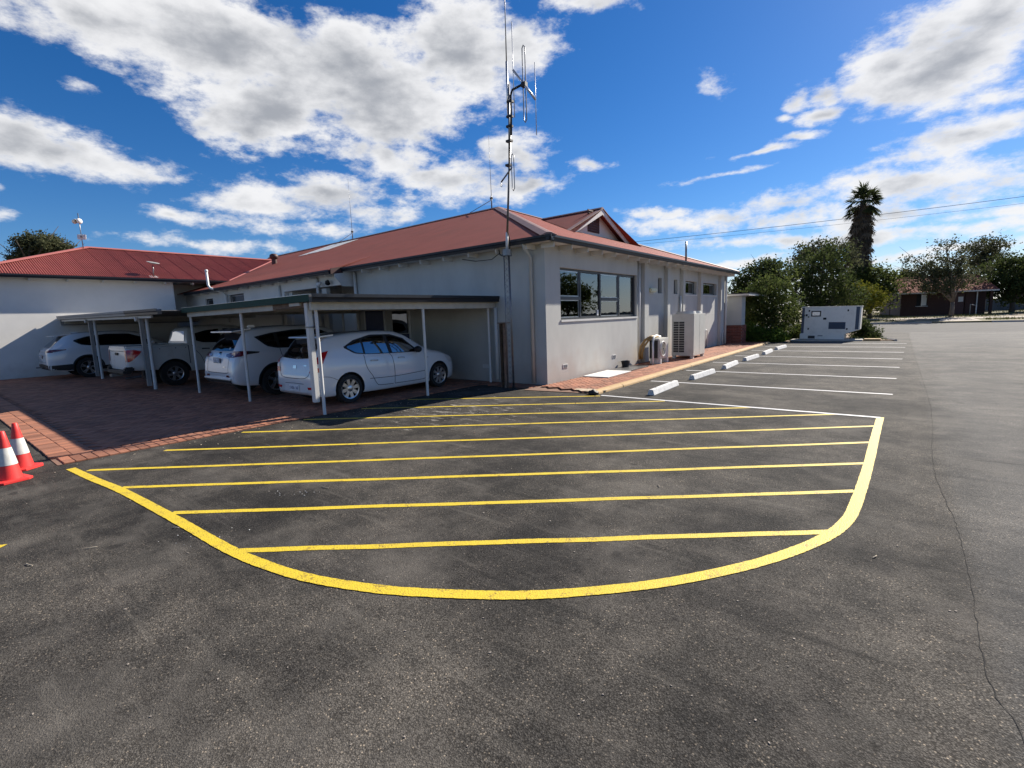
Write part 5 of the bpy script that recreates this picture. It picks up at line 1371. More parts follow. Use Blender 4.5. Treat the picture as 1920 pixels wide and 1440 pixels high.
# ================================================================== ROOFTOP THINGS
def whip(name, base, h, label, stays=True, r=.012):
    b = Vector(base); t = thing(name, base, label, 'antenna')
    MB().tube(b, b + Vector((0, 0, .55)), .028, n=10).build('bracket', 'galv', t, smooth=True)
    MB().tube(b + Vector((0, 0, .40)), b + Vector((-.02, 0, h)), r, r * .5, n=8).build('rod', 'galv', t, smooth=True)
    MB().cbox(b + Vector((0, 0, .42)), (.11, .09, .09)).build('clamp', 'black_plastic', t)
    if stays: MB().tube(b + Vector((0, 0, .35)), b + Vector((-1.25, -.1, -.02)), .014, n=6).build('stay', 'galv', t)
whip('whip_antenna', (-14.7, 17.35, 6.60), 3.1, 'thin whip antenna with stay rod beside the hip peak of the red roof')
whip('whip_antenna', (-25.6, 17.41, 6.60), 3.4, 'thin whip antenna on the roof ridge above the pale skylight sheets')
rp = thing('vent_pipe', (-6.45, 18.8, 3.5), 'slim galvanised vent pipe rising through the long east eave', 'pipe')
MB().tube((-6.45, 18.8, 3.42), (-6.45, 18.8, 4.28), .035, n=10).build('tube', 'galv', rp, smooth=True); MB().lathe([(.036, 3.56), (.075, 3.535)], 14, (-6.45, 18.8, 0)).build('flashing', 'zinc', rp)
vc = thing('roof_vent_cowl', (-27.6, 13.6, zw(13.6)), 'dark red round vent cowl on the red roof below the ridge', 'roof vent')
zz = zw(13.6)
MB().lathe([(.14, zz - .1), (.14, zz + .28)], 20, (-27.6, 13.6, 0)).build('throat', 'louvre_brown', vc, smooth=True)
MB().lathe([(.15, zz + .26), (.21, zz + .30), (.23, zz + .39), (.21, zz + .48), (.13, zz + .54), (0, zz + .56)], 22, (-27.6, 13.6, 0)).build('cowl', 'louvre_brown', vc, smooth=True)
# dish pole on the wing's hip end
dx, dy, dz = -30.6, 6.0, 5.55
dp = thing('dish_pole', (dx, dy, dz), 'steel pole carrying a horn dish above a square panel dish on the wing roof', 'antenna')
MB().tube((dx, dy, dz), (dx - .06, dy, dz + 1.72), .018, n=8).build('pole', 'galv', dp, smooth=True)
def orient(mb, c, d):
    q = Vector(d).to_track_quat('Z', 'Y'); return MB().add([Vector(c) + q @ Vector(p) for p in mb.v], mb.f)
a = MB().lathe([(.01, .06), (.07, .05), (.12, .015), (.13, -.02), (.125, -.025), (.06, .035), (0.0, .05)], 24)
orient(a, (dx - .02, dy + .02, dz + 1.36), (0.7, .35, .10)).build('dish', 'white_plastic', dp, smooth=True)
orient(MB().lathe([(.0, -.11), (.085, -.11), (.10, -.09), (.10, .035), (.08, .05)], 20), (dx - .15, dy - .11, dz + 1.35), (0.7, .35, .08)).build('shroud', 'ac_cream', dp, smooth=True)
MB().cbox((dx + .05, dy, dz + .62), (.05, .34, .24), rz=R(-25), ry=R(-6)).build('panel_dish', 'white_plastic', dp, bevel=.02)
MB().cbox((dx + .10, dy - .02, dz + .63), (.04, .10, .09), rz=R(-25)).build('feed_box', 'gutter_grey', dp, bevel=.01)
sdh = thing('small_dish', (-26.6, 7.55, 4.05), 'small grey satellite dish on a bent stem above the wing gutter', 'antenna')
pipe('stem', 'galv', sdh, [(-26.62, 7.55, 4.08), (-26.55, 7.52, 4.25), (-26.6, 7.56, 4.42), (-26.6, 7.56, 4.58)], .025)
orient(MB().lathe([(0, .03), (.12, .045), (.24, .10), (.25, .09), (.12, .03), (0, .015)], 20), (-26.58, 7.56, 4.62), (.25, .1, 1)).build('reflector', 'gutter_grey', sdh, smooth=True)
MB().cbox((-26.6, 7.55, 4.075), (.3, .3, .03), ry=R(20)).build('foot', 'white_plastic', sdh)
vp = thing('vent_stack', (-23.4, 9.2, 2.2), 'white plastic vent stack rising bent past the gutter between the two roofs', 'pipe')
pipe('stack', 'white_plastic', vp, [(-23.35, 9.2, 1.9), (-23.35, 9.2, 3.1), (-23.42, 9.08, 3.25), (-23.72, 8.74, 3.42), (-23.78, 8.70, 3.55), (-23.80, 8.70, 4.15)], .05)
MB().lathe([(.052, 4.10), (.065, 4.12), (.065, 4.20), (.0, 4.23)], 14, (-23.80, 8.70, 0)).build('cap', 'white_plastic', vp, smooth=True)
fl = thing('floodlight', (-15.2, 9.2, 3.1), 'twin head black floodlight fixed under the porch eave', 'light')
bxo('mount', 'black_plastic', fl, -15.35, -15.2, WY - .06, WY - .002, 3.02, 3.14, bevel=.01)
orient(MB().lathe([(0, -.10), (.05, -.09), (.07, 0), (.085, .06), (0, .05)], 14), (-15.55, WY - .16, 3.04), (-.6, -.4, -.5)).build('lamp_head', 'white_plastic', fl, smooth=True)
orient(MB().lathe([(0, -.10), (.05, -.09), (.07, 0), (.085, .06), (0, .05)], 14), (-15.05, WY - .14, 3.06), (.6, -.4, -.5)).build('lamp_head', 'black_plastic', fl, smooth=True)

# ================================================================== EAST WALL EQUIPMENT
wl = thing('bulkhead_light', (XW, 16.35, 2.5), 'cream bulkhead light fixed on the long wall beside a narrow window', 'light')
MB().box(XW - REC + .001, XW - REC + .14, 16.08, 16.62, 2.38, 2.52).build('housing', 'light_cream', wl, bevel=.03)
bxo('base_plate', 'white_plastic', wl, XW - REC + .0005, XW - REC + .02, 16.02, 16.68, 2.35, 2.37)

def grille(mb, x0, x1, y, z0, z1, n, cols, t=.012):
    for i in range(n + 1):
        z = z0 + (z1 - z0) * i / n; mb.box(x0, x1, y - .012, y, z - t / 2, z + t / 2)
    for i in range(cols + 1):
        x = x0 + (x1 - x0) * i / cols; mb.box(x - t / 2, x + t / 2, y - .0125, y - .0005, z0, z1)
# big condenser cabinet
ax0, ax1, ay0, ay1 = -6.32, -5.55, 17.05, 18.30
bigac = thing('condenser_cabinet', (-5.95, 17.7, 0.05), 'tall cream air conditioning condenser cabinet with slatted side grille by the wall', 'air conditioner')
MB().box(ax0, ax1, ay0, ay1, 0.14, 1.60).build('cabinet', 'ac_cream', bigac, bevel=.012)
bxo('grille_recess', 'ac_grille', bigac, ax0 + .06, ax0 + .46, ay0 - .004, ay0 + .002, 0.26, 1.34)
g = MB(); grille(g, ax0 + .06, ax0 + .46, ay0 - .0045, .26, 1.34, 13, 2, .014); g.build('grille_bars', 'ac_cream', bigac)
bxo('door_seam', 'seam', bigac, ax1 + .0005, ax1 + .002, ay0 + .62, ay0 + .628, .2, 1.56)
MB().lathe([(.30, 1.601), (.34, 1.601), (.31, 1.69), (.28, 1.69)], 24, ((ax0 + ax1) / 2, ay0 + .33, 0)).build('fan_shroud', 'ac_cream', bigac, smooth=True, auto=.6)
MB().lathe([(.30, 1.601), (.34, 1.601), (.31, 1.69), (.28, 1.69)], 24, ((ax0 + ax1) / 2, ay0 + .95, 0)).build('fan_shroud', 'ac_cream', bigac, smooth=True, auto=.6)
for y in (ay0 + .02, ay1 - .14):
    for x in (ax0 + .02, ax1 - .12): bxo('foot', 'ac_cream', bigac, x, x + .10, y, y + .12, 0.045, .139)
pipe('drain_bend', 'white_plastic', bigac, [(ax1 - .2, ay1 + .01, .38), (ax1 - .2, ay1 + .14, .38), (ax1 - .2, ay1 + .24, .30), (ax1 - .2, ay1 + .28, .08)], .05)
# small condenser
bx0, bx1, by0, by1 = -6.28, -5.96, 14.98, 15.80
sac = thing('condenser_unit', (-6.1, 15.4, 0.05), 'small cream split system condenser with round fan guard and hoses', 'air conditioner')
MB().box(bx0, bx1, by0, by1, 0.20, 0.86).build('cabinet', 'ac_cream', sac, bevel=.015)
bxo('side_grille_recess', 'ac_grille', sac, bx0 + .02, bx1 - .04, by0 - .003, by0 + .002, .24, .80)
g = MB(); grille(g, bx0 + .02, bx1 - .04, by0 - .0035, .24, .80, 12, 1, .010); g.build('side_grille', 'ac_grille', sac)
bxo('front_panel', 'ac_cream', sac, bx1 + .0005, bx1 + .012, by0 + .05, by0 + .56, .25, .82, bevel=.005)
MB().lathe([(.235, .013), (.25, .03), (.235, .045), (.22, .03)], 28, (bx1, by0 + .30, .52), axis='X').build('fan_guard_ring', 'white_plastic', sac, smooth=True)
g = MB()
for r_ in (.05, .09, .13, .17, .21): g.lathe([(r_ - .004, .026), (r_ + .004, .026), (r_ + .004, .034), (r_ - .004, .034), (r_ - .004, .026)], 24, (bx1, by0 + .30, .52), axis='X')
g.build('fan_guard', 'ac_cream', sac)
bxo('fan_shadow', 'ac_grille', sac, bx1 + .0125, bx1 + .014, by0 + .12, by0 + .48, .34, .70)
for y in (by0 + .08, by1 - .16): bxo('foot', 'white_plastic', sac, bx0 + .0, bx1 + .03, y, y + .08, .05, .199)
hz = thing('hose_bundle', (-6.55, 14.9, 0.05), 'white and yellow hoses looped over the small condenser', 'hose')
pipe('white_hose', 'white_plastic', hz, [(-6.60, 14.98, .10), (-6.58, 14.80, .30), (-6.5, 14.84, .70), (-6.32, 14.95, .90), (-6.15, 15.10, .93), (-6.05, 15.35, .90)], .026)
pipe('white_hose', 'white_plastic', hz, [(-6.08, 14.78, .04), (-6.08, 14.80, .45), (-6.1, 14.84, .72), (-6.14, 14.98, .90), (-6.16, 15.25, .95), (-6.12, 15.5, .90)], .032)
pipe('yellow_hose', 'hose_yellow', hz, [(-6.52, 14.80, .22), (-6.50, 14.72, .38), (-6.46, 14.74, .62), (-6.36, 14.84, .82), (-6.24, 14.96, .91), (-6.16, 15.2, .925)], .042)
pipe('yellow_hose', 'hose_yellow', hz, [(-6.44, 14.78, .22), (-6.42, 14.74, .40), (-6.37, 14.78, .62), (-6.27, 14.88, .80), (-6.18, 15.0, .90), (-6.10, 15.25, .92)], .034)
bd = thing('white_board', (-6.1, 12.7, 0.06), 'flat white board lying on the brick path against the wall', 'board')
MB().cbox((-6.22, 12.0, .062), (.74, 1.5, .02), rz=R(2)).build('panel', 'white_board', bd, bevel=.004)
MB().cbox((-6.28, 13.5, .062), (.66, 1.4, .02), rz=R(1)).build('panel', 'galv', bd, bevel=.004)
bt = thing('black_tub', (-6.5, 13.65, .07), 'small black plastic tub leaning on the wall at the board end', 'tub')
MB().lathe([(0.0, 0), (.10, 0), (.13, .16), (.145, .17), (.14, .185), (.12, .18), (.09, .03), (0, .02)], 20, (-6.5, 13.7, .072)).build('bowl', 'black_plastic', bt, smooth=True, auto=.6)
bg_ = thing('black_bag', (-5.02, 9.02, 0), 'crumpled black bag lying at the near kerb end', 'bag')
bm = bmesh.new(); bmesh.ops.create_icosphere(bm, subdivisions=3, radius=1.0)
for v in bm.verts:
    n_ = math.sin(v.co.x * 5.1 + 1) * math.cos(v.co.y * 4.3) * .16 + math.sin(v.co.z * 9 + v.co.x * 7) * .08
    v.co *= 1 + n_; v.co.x *= .11; v.co.y *= .085; v.co.z = max(v.co.z * .065 + .04, .002)
me = bpy.data.meshes.new('sack'); bm.to_mesh(me); bm.free(); me.materials.append(M['black_plastic'])
me.polygons.foreach_set('use_smooth', [True] * len(me.polygons))
o = bpy.data.objects.new('sack', me); COL.objects.link(o); o.parent = bg_
def blob_patch(name, c, rx, ry, z, mat, parent, n=40, seed=1, h=0.0):
    r_ = random.Random(seed); ph = [r_.random() * 6.28 for _ in range(5)]
    vs = [(c[0], c[1], z + h)]
    for i in range(n):
        t = 2 * math.pi * i / n; q = 1 + .18 * math.sin(2 * t + ph[0]) + .14 * math.sin(3 * t + ph[1]) + .10 * math.sin(5 * t + ph[2]) + .08 * math.sin(9 * t + ph[3]) + .05 * math.sin(14 * t + ph[4])
        vs.append((c[0] + rx * q * math.cos(t), c[1] + ry * q * math.sin(t), z))
    return MB().add(vs, [(0, 1 + i, 1 + (i + 1) % n) for i in range(n)]).build(name, mat, parent, fixn=False, smooth=True)
blob_patch('sand_spill', (-5.25, 9.30), .30, .20, .047, 'sand_spill', pathb, h=.025)
# paint and mortar spills, twigs and grit on the asphalt
def chips(name, cx, cy, sx, sy, n, mat, r0, r1, ang):
    mb = MB()
    for i in range(n):
        px, py = nrng.normal(0, sx), nrng.normal(0, sy); c, s = math.cos(ang), math.sin(ang)
        X, Y = cx + c * px - s * py, cy + s * px + c * py; r_ = rng.uniform(r0, r1); a = rng.random() * 6.28; k = rng.uniform(.35, .9)
        vs = []
        for q in range(6):
            t = q * 1.047; e = rng.uniform(.7, 1.2); vx, vy = r_ * e * math.cos(t), r_ * k * e * math.sin(t)
            vs.append((X + math.cos(a) * vx - math.sin(a) * vy, Y + math.sin(a) * vx + math.cos(a) * vy, .003 + r_ * .25))
        lo = [(v[0], v[1], .001) for v in vs]
        mb.add(vs + lo, [(0, 1, 2, 3, 4, 5)] + [(i2, 6 + i2, 6 + (i2 + 1) % 6, (i2 + 1) % 6) for i2 in range(6)])
    return mb.build(name, mat, carpark, kind='stuff')
for (u, v, sx, sy, n) in ((800, 768, .5, .12, 50), (880, 775, .6, .15, 40), (560, 925, .16, .05, 14), (380, 1005, .2, .08, 16)):
    p = gnd(u, v); chips('mortar_chips', p[0], p[1], sx, sy, n, 'white_board', .002, .007, R(40))
chips('leaf_litter', -4.86, 15.5, .05, 4.2, 220, 'soil', .006, .020, 0)
chips('leaf_litter', -8.1, 5.6, .18, 2.2, 120, 'twig', .004, .012, 0)
chips('grit', -3.0, 3.2, 3.2, 3.2, 260, 'ember_stone', .003, .008, 0)
chips('grit', -1.0, 1.6, 1.6, 1.0, 160, 'ember_stone', .002, .006, 0)
for i, (u, v, a, l) in enumerate(((172, 1028, 1.0, .07), (55, 1060, .3, .08), (1640, 1045, 1.2, .05), (1235, 912, 2.2, .06), (610, 915, .2, .09), (330, 990, .5, .06))):
    p = gnd(u, v); d = Vector((math.cos(a), math.sin(a), 0)) * l / 2; c = Vector(p) + Vector((0, 0, .006))
    tw = MB().path([c - d, c + Vector((.003, -.004, .003)), c + d], .0035, 6).build('twig', 'twig', carpark)

# ================================================================== GENERATOR
GY = 28.75
gp = thing('concrete_plinth', (-2.9, 29.4, 0), 'low concrete plinth slab under the white generator', 'plinth')
MB().box(-4.35, -1.35, GY - .42, GY + 1.35, -0.02, .07).build('slab', 'concrete', gp, bevel=.012)
bxo('step_slab', 'kerb_tan', gp, -1.30, -0.66, GY - .30, GY + .2, -.02, .10, bevel=.01)
gn = thing('generator', (-3.0, 29.3, .07), 'white enclosed diesel generator with blue corner strips and a small viewing window', 'generator')
gn.rotation_euler = (0, R(1.1), 0)
g0, g1, gt = -3.95, -1.50, 1.66
pr_ = [(g0, .34), (g1 - .62, .34), (g1, .56), (g1, gt), (g0, gt)]
vs = [(x, yy, z) for yy in (GY, GY + 1.05) for (x, z) in pr_]
MB().add(vs, [(0, 1, 2, 3, 4), (9, 8, 7, 6, 5)] + [(i, 5 + i, 5 + (i + 1) % 5, (i + 1) % 5) for i in range(5)]).build('enclosure', 'gen_white', gn, bevel=.012)
MB().add([(x, yy, z) for yy in (GY - .04, GY + 1.09) for (x, z) in [(g0 - .04, .075), (g1 - .60, .075), (g1 - .60, .339), (g0 - .04, .339)]], [(0, 1, 2, 3), (7, 6, 5, 4)] + [(i, 4 + i, 4 + (i + 1) % 4, (i + 1) % 4) for i in range(4)]).build('base_tank', 'gen_white', gn, bevel=.01)
bxo('fork_pocket', 'ac_grille', gn, g0 + .32, g0 + .62, GY - .043, GY - .038, .10, .24)
bxo('roof_lip', 'gen_white', gn, g0 - .02, g1 + .02, GY - .02, GY + 1.07, gt + .001, gt + .035)
bxo('corner_strip', 'gen_blue', gn, g0 - .012, g0 + .11, GY - .010, GY + .08, .36, gt - .01)
bxo('corner_strip', 'gen_blue', gn, g1 - .20, g1 - .06, GY - .010, GY - .0005, .56, gt - .01)
for (a, b) in ((g0 + .26, g0 + 1.12), (g0 + 1.13, g0 + 1.98)):
    d_ = bxo('door', 'gen_white', gn, a, b, GY - .018, GY - .0005, .46, gt - .06, bevel=.006)
    bxo('hinge', 'black_plastic', d_, a + .02 if a < -3.2 else b - .08, a + .08 if a < -3.2 else b - .02, GY - .035, GY - .0185, gt - .22, gt - .13)
    bxo('hinge', 'black_plastic', d_, a + .02 if a < -3.2 else b - .08, a + .08 if a < -3.2 else b - .02, GY - .035, GY - .0185, .54, .63)
wn = bxo('viewing_window', 'black_plastic', gn, g0 + .40, g0 + .82, GY - .030, GY - .0186, 1.20, 1.48, bevel=.01)
bxo('pane', 'aluminium', wn, g0 + .45, g0 + .77, GY - .033, GY - .0305, 1.25, 1.43)
bxo('latch', 'black_plastic', gn, g0 + .92, g0 + 1.06, GY - .034, GY - .0186, 1.04, 1.14, bevel=.008)
bxo('latch', 'black_plastic', gn, g0 + .16, g0 + .24, GY - .03, GY - .001, 1.22, 1.32, bevel=.008)
lou = bxo('air_inlet', 'gen_blue', gn, g0 + 1.17, g0 + 1.86, GY - .024, GY - .0186, .58, .92)
for k in range(6): MB().cbox((g0 + 1.515, GY - .03, .62 + k * .052), (.64, .024, .010), rx=R(-35)).build('inlet_slat', 'gen_blue', lou)
bxo('tank_cap', 'gutter_grey', gn, g0 + .74, g0 + .95, GY - .055, GY - .041, .22, .27)

# ================================================================== GARDEN BED, VERGE, FAR STREET
bed = MB().poly([(-9.0, 27.0, .012), (-5.0, 27.0, .012), (-4.4, 27.7, .012), (-4.4, 31.0, .012), (-2.0, 31.5, .012), (-2.0, 37.4, .012), (-20, 37.4, .012), (-20, 27.0, .012)]).build('garden_bed', 'soil', None, fixn=False); tag(bed, kind='structure')
isl = MB().poly([(-1.35, 28.5, .03), (-0.15, 28.55, .03), (-2.05, 34.0, .03), (-2.05, 29.8, .03)]).build('soil_island', 'soil', None, fixn=False); tag(isl, kind='structure')
k2 = MB().path([(-0.10, 28.5, .03), (-1.0, 31.2, .05), (-2.0, 34.2, .05)], .06, 6).build('kerb_edge', 'concrete', None); tag(k2, kind='structure')
# verge beyond the road: rises gently to the house
ny_ = [(54.0, .0), (54.02, .12), (56.5, .16), (59, .24), (62, .34), (64.5, .40), (90, .55), (300, 1.2)]
vs = []; xs_ = [-200, -60, -20, -8, -2, 2, 6, 10, 16, 30, 80, 200]
for (yy, zz_) in ny_:
    for x in xs_: vs.append((x, yy, zz_))
k = len(xs_); fs = [(i * k + j, i * k + j + 1, (i + 1) * k + j + 1, (i + 1) * k + j) for i in range(len(ny_) - 1) for j in range(k - 1)]
vg = MB().add(vs, fs).build('verge', 'verge', None, fixn=False); tag(vg, kind='structure')
fp = MB().add([(-40, 58.2, .235), (60, 58.2, .235), (60, 60.2, .295), (-40, 60.2, .295)], [(0, 1, 2, 3)]).build('footpath', 'footpath', None, fixn=False); tag(fp, kind='structure')
dw = MB().add([(2.2, 53.9, .006), (5.6, 53.9, .006), (5.2, 54.6, .132), (5.0, 58.2, .236), (2.8, 58.2, .236), (2.6, 54.6, .132)], [(0, 1, 2, 5), (5, 2, 3, 4)]).build('driveway_crossing', 'footpath', None, fixn=False); tag(dw, kind='structure')
for (a, b) in ((-60, 2.1), (5.7, 80)):
    kk = MB().box(a, b, 53.86, 54.03, 0.0, .135).build('far_kerb', 'concrete', None); tag(kk, kind='structure')

# far house
hy = 66.0; hx0, hx1 = -0.05, 7.15; hz_ = .40
fh = thing('brick_house', (hx0, hy, hz_), 'low dark brick house with red tiled gable roof across the road', 'house', rotz=R(13))
w_ = MB(); hh = hz_ + 2.42
wall_boxes(w_, 'y', hy, hy + .22, hx0, hx1 - 1.3, hz_ - .3, hh, [(1.25, 2.15, hz_ + 1.0, hz_ + 2.2), (4.25, 5.15, hz_ + 0.0, hz_ + 2.1)])
MB().box(hx1 - 1.3, hx1 + .1, hy + 1.6, hy + 1.82, hz_ - .3, hh).build('porch_back_wall', 'dark_brick', fh); MB().box(hx1 - .12, hx1 + .1, hy, hy + .2, hz_ - .3, hh).build('porch_pier', 'dark_brick', fh)
w_.build('front_wall', 'dark_brick', fh)
sw = MB(); wall_boxes(sw, 'x', hx0, hx0 + .22, hy + .2205, hy + 8.6, hz_ - .3, hh, [(hy + 1.0, hy + 1.7, hz_ + 1.6, hz_ + 2.1), (hy + 2.4, hy + 3.3, hz_ + 1.6, hz_ + 2.1), (hy + 4.4, hy + 5.3, hz_ + 1.6, hz_ + 2.1), (hy + 3.4, hy + 4.3, hz_, hz_ + 1.5)])
rise = 1.62; ym = hy + 4.4
sw.slab([(hx0 + .21, hy, hh), (hx0 + .21, hy + 8.8, hh), (hx0 + .21, ym, hh + rise * .93)], (1, 0, 0), .20)
sw.build('gable_wall', 'tan_brick', fh)
MB().box(hx0 + .25, hx1, hy + 2.0, hy + 8.6, hz_ - .3, hh).build('inner_core', 'interior_dark', fh)
rf = MB().slab([(hx0 - .35, hy - .55, hh - .05), (hx1 + .3, hy - .55, hh - .05), (hx1 + .3, ym, hh + rise), (hx0 - .35, ym, hh + rise)], (0, -1, 2.9), .05).build('roof', 'tile_red', fh)
MB().slab([(hx0 - .35, hy + 9.35, hh - .05), (hx1 + .3, hy + 9.35, hh - .05), (hx1 + .3, ym, hh + rise), (hx0 - .35, ym, hh + rise)], (0, 1, 2.9), .05).build('back_slope', 'tile_red', rf)
nrow = 13
for r_ in range(nrow):
    q0 = r_ / nrow; yy = hy - .55 + q0 * (ym - hy + .55); zz_ = hh - .05 + q0 * (rise + .05); dyr = (ym - hy + .55) / nrow; dzr = (rise + .05) / nrow
    vs = []; fs = []; n = int((hx1 - hx0 + .65) / .3 * 4)
    for i in range(n + 1):
        x = hx0 - .35 + (hx1 - hx0 + .65) * i / n; w__ = .025 * math.cos(2 * math.pi * i / 4)
        vs += [(x, yy, zz_ + .055 + w__), (x, yy + dyr * 1.06, zz_ + dzr * 1.06 + .022 + w__), (x, yy, zz_ + .005)]
    for i in range(n):
        a = 3 * i; fs += [(a, a + 3, a + 4, a + 1), (a + 2, a + 5, a + 3, a)]
    MB().add(vs, fs).build('tile_course', 'tile_red', rf, fixn=False)
MB().path([(hx0 - .35, ym, hh + rise + .03), (hx1 + .3, ym, hh + rise + .03)], .10, 8).build('ridge_tiles', 'tile_red', rf)
MB().slab([(hx0 - .36, hy - .6, hh - .02), (hx0 - .36, ym, hh + rise + .06), (hx0 - .36, ym, hh + rise - .16), (hx0 - .36, hy - .6, hh - .22)], (-1, 0, 0), .04).build('barge_board', 'white_trim', rf)
bxo('gutter', 'white_trim', rf, hx0 - .35, hx1 + .3, hy - .66, hy - .551, hh - .16, hh - .03)
wn = bxo('window', 'interior_dark', fh, 1.26, 2.14, hy + .1, hy + .15, hz_ + 1.0, hz_ + 2.2)
bxo('curtain', 'white_plastic', wn, 1.72, 2.1, hy + .085, hy + .099, hz_ + 1.05, hz_ + 2.15); bxo('frame', 'aluminium', wn, 1.66, 1.71, hy + .06, hy + .0995, hz_ + 1.0, hz_ + 2.2)
bxo('sill', 'white_trim', wn, 1.2, 2.2, hy - .05, hy + .08, hz_ + .94, hz_ + .999)
bxo('door', 'louvre_brown', fh, 4.3, 5.1, hy + .08, hy + .12, hz_, hz_ + 2.08)
bxo('notice_sign', 'white_board', fh, 4.6, 5.02, hy - .03, hy - .002, hz_ + 1.25, hz_ + 1.75) if False else None
bxo('notice_board', 'white_board', fh, 4.62, 5.0, hy + .04, hy + .078, hz_ + 1.3, hz_ + 1.8)
bxo('side_door', 'louvre_brown', fh, hx0 + .06, hx0 + .10, hy + 3.42, hy + 4.28, hz_, hz_ + 1.98)
for (a, b) in ((1.0, 1.7), (2.4, 3.3), (4.4, 5.3)): bxo('window', 'interior_dark', fh, hx0 + .08, hx0 + .12, hy + a + .001, hy + b - .001, hz_ + 1.6, hz_ + 2.1)
bxo('porch_post', 'white_trim', fh, 5.98, 6.06, hy - .1, hy - .02, hz_, hh - .05)
hr = thing('handrail', (5.5, 64.6, .4), 'white steel handrail at the front step of the brick house', 'handrail')
pipe('rail', 'white_trim', hr, [(5.25, 64.9, .38), (5.25, 64.9, 1.42), (5.62, 64.2, 1.30), (5.62, 64.2, .38)], .035, 8)
fn = thing('sheet_fence', (14, 82, .5), 'grey ribbed sheet metal fence on the grass beyond the brick house', 'fence')
for k in range(14):
    x0 = 8.0 + k * 2.35
    mb = MB()
    for j in range(8): mb.box(x0 + j * .29, x0 + j * .29 + .20, 82 - .03, 82, .48, 1.95)
    mb.box(x0, x0 + 2.33, 82.001, 82.02, .48, 1.95); mb.build('fence_panel', 'fence_grey', fn)
    bxo('post', 'fence_grey', fn, x0 - .04, x0 - .003, 81.94, 82.06, .45, 2.0)

# ================================================================== TREES
def leaf_cloud(centers, radii, n_clumps, per, leaf, squash=.8, clump=.45, shell=.55, seed=1, up=.35):
    """leaf-sized quads gathered in clumps through ellipsoidal lobes"""
    r = np.random.default_rng(seed); V = []; Tt = []
    wsum = sum(a[0] * a[1] * a[2] for a in radii)
    for c, rad in zip(centers, radii):
        k = max(3, int(n_clumps * rad[0] * rad[1] * rad[2] / wsum)); d = r.normal(size=(k, 3)); d /= np.linalg.norm(d, axis=1)[:, None]
        rr = shell + (1 - shell) * r.random(k) ** .6; rr *= (1 + .16 * r.normal(size=k))
        cc = np.array(c) + d * rr[:, None] * np.array(rad)
        ct = r.random(k)
        for q, t in zip(cc, ct):
            m = int(per * (.6 + .8 * r.random())); cs = clump * (.6 + .8 * r.random())
            p = q + r.normal(size=(m, 3)) * cs * np.array([.5, .5, .5 * squash])
            n = r.normal(size=(m, 3)) + np.array([0, 0, up]); n /= np.linalg.norm(n, axis=1)[:, None]
            a = np.cross(n, r.normal(size=(m, 3))); a /= (np.linalg.norm(a, axis=1)[:, None] + 1e-9); b = np.cross(n, a)
            s = leaf * (.6 + .8 * r.random(m))[:, None]
            V.append(np.stack([p + a * s, p + b * s * .55, p - a * s, p - b * s * .55], 1)); Tt.append(np.clip(t * .7 + .3 * r.random(m), 0, 1))
    return np.concatenate(V), np.concatenate(Tt)
def leaf_mesh(name, V, t, mat, parent):
    n = len(V); me = bpy.data.meshes.new(name); o_ = org(parent)
    v = (V.reshape(-1, 3) - np.array(o_)).astype(np.float32)
    me.vertices.add(4 * n); me.vertices.foreach_set('co', v.ravel())
    me.loops.add(4 * n); me.loops.foreach_set('vertex_index', np.arange(4 * n, dtype=np.int32))
    me.polygons.add(n); me.polygons.foreach_set('loop_start', np.arange(0, 4 * n, 4, dtype=np.int32)); me.polygons.foreach_set('loop_total', np.full(n, 4, np.int32))
    me.update(calc_edges=True)
    at = me.attributes.new('tint', 'FLOAT', 'FACE'); at.data.foreach_set('value', t.astype(np.float32))
    me.materials.append(M[mat]); o = bpy.data.objects.new(name, me); COL.objects.link(o); o.parent = parent; return o
def limbs(parent, base, targets, r0, mat, fork=.35, seed=1, name='trunk'):
    r_ = random.Random(seed); b = Vector(base); mb = MB()
    zc = sum(t[2] for t in targets) / len(targets)
    fk = b + Vector((r_.uniform(-.1, .1), r_.uniform(-.1, .1), (zc - b.z) * fork))
    mb.path([b - Vector((0, 0, .1)), b + (fk - b) * .5 + Vector((r_.uniform(-.05, .05), r_.uniform(-.05, .05), 0)), fk], [r0 * 1.25, r0, r0 * .85], 9)
    for t in targets:
        t = Vector(t); m1 = fk.lerp(t, .45) + Vector((r_.uniform(-.3, .3), r_.uniform(-.3, .3), r_.uniform(0, .3))) * (t - fk).length * .25
        mb.path([fk, m1, t], [r0 * .65, r0 * .42, r0 * .12], 7)
        for q in range(3):
            s_ = m1.lerp(t, r_.random()); e = t + Vector((r_.uniform(-1, 1), r_.uniform(-1, 1), r_.uniform(-.3, .7))) * (t - fk).length * .35
            mb.path([s_, s_.lerp(e, .5) + Vector((0, 0, .1)), e], [r0 * .25, r0 * .16, r0 * .05], 5)
    return mb.build(name, mat, parent, smooth=True)
def px_lobe(u, v, ru, rv, dep, thick=1.0):
    c = at_depth(u, v, dep); return c, (ru * dep / F_PX, ru * dep / F_PX * thick, rv * dep / F_PX)
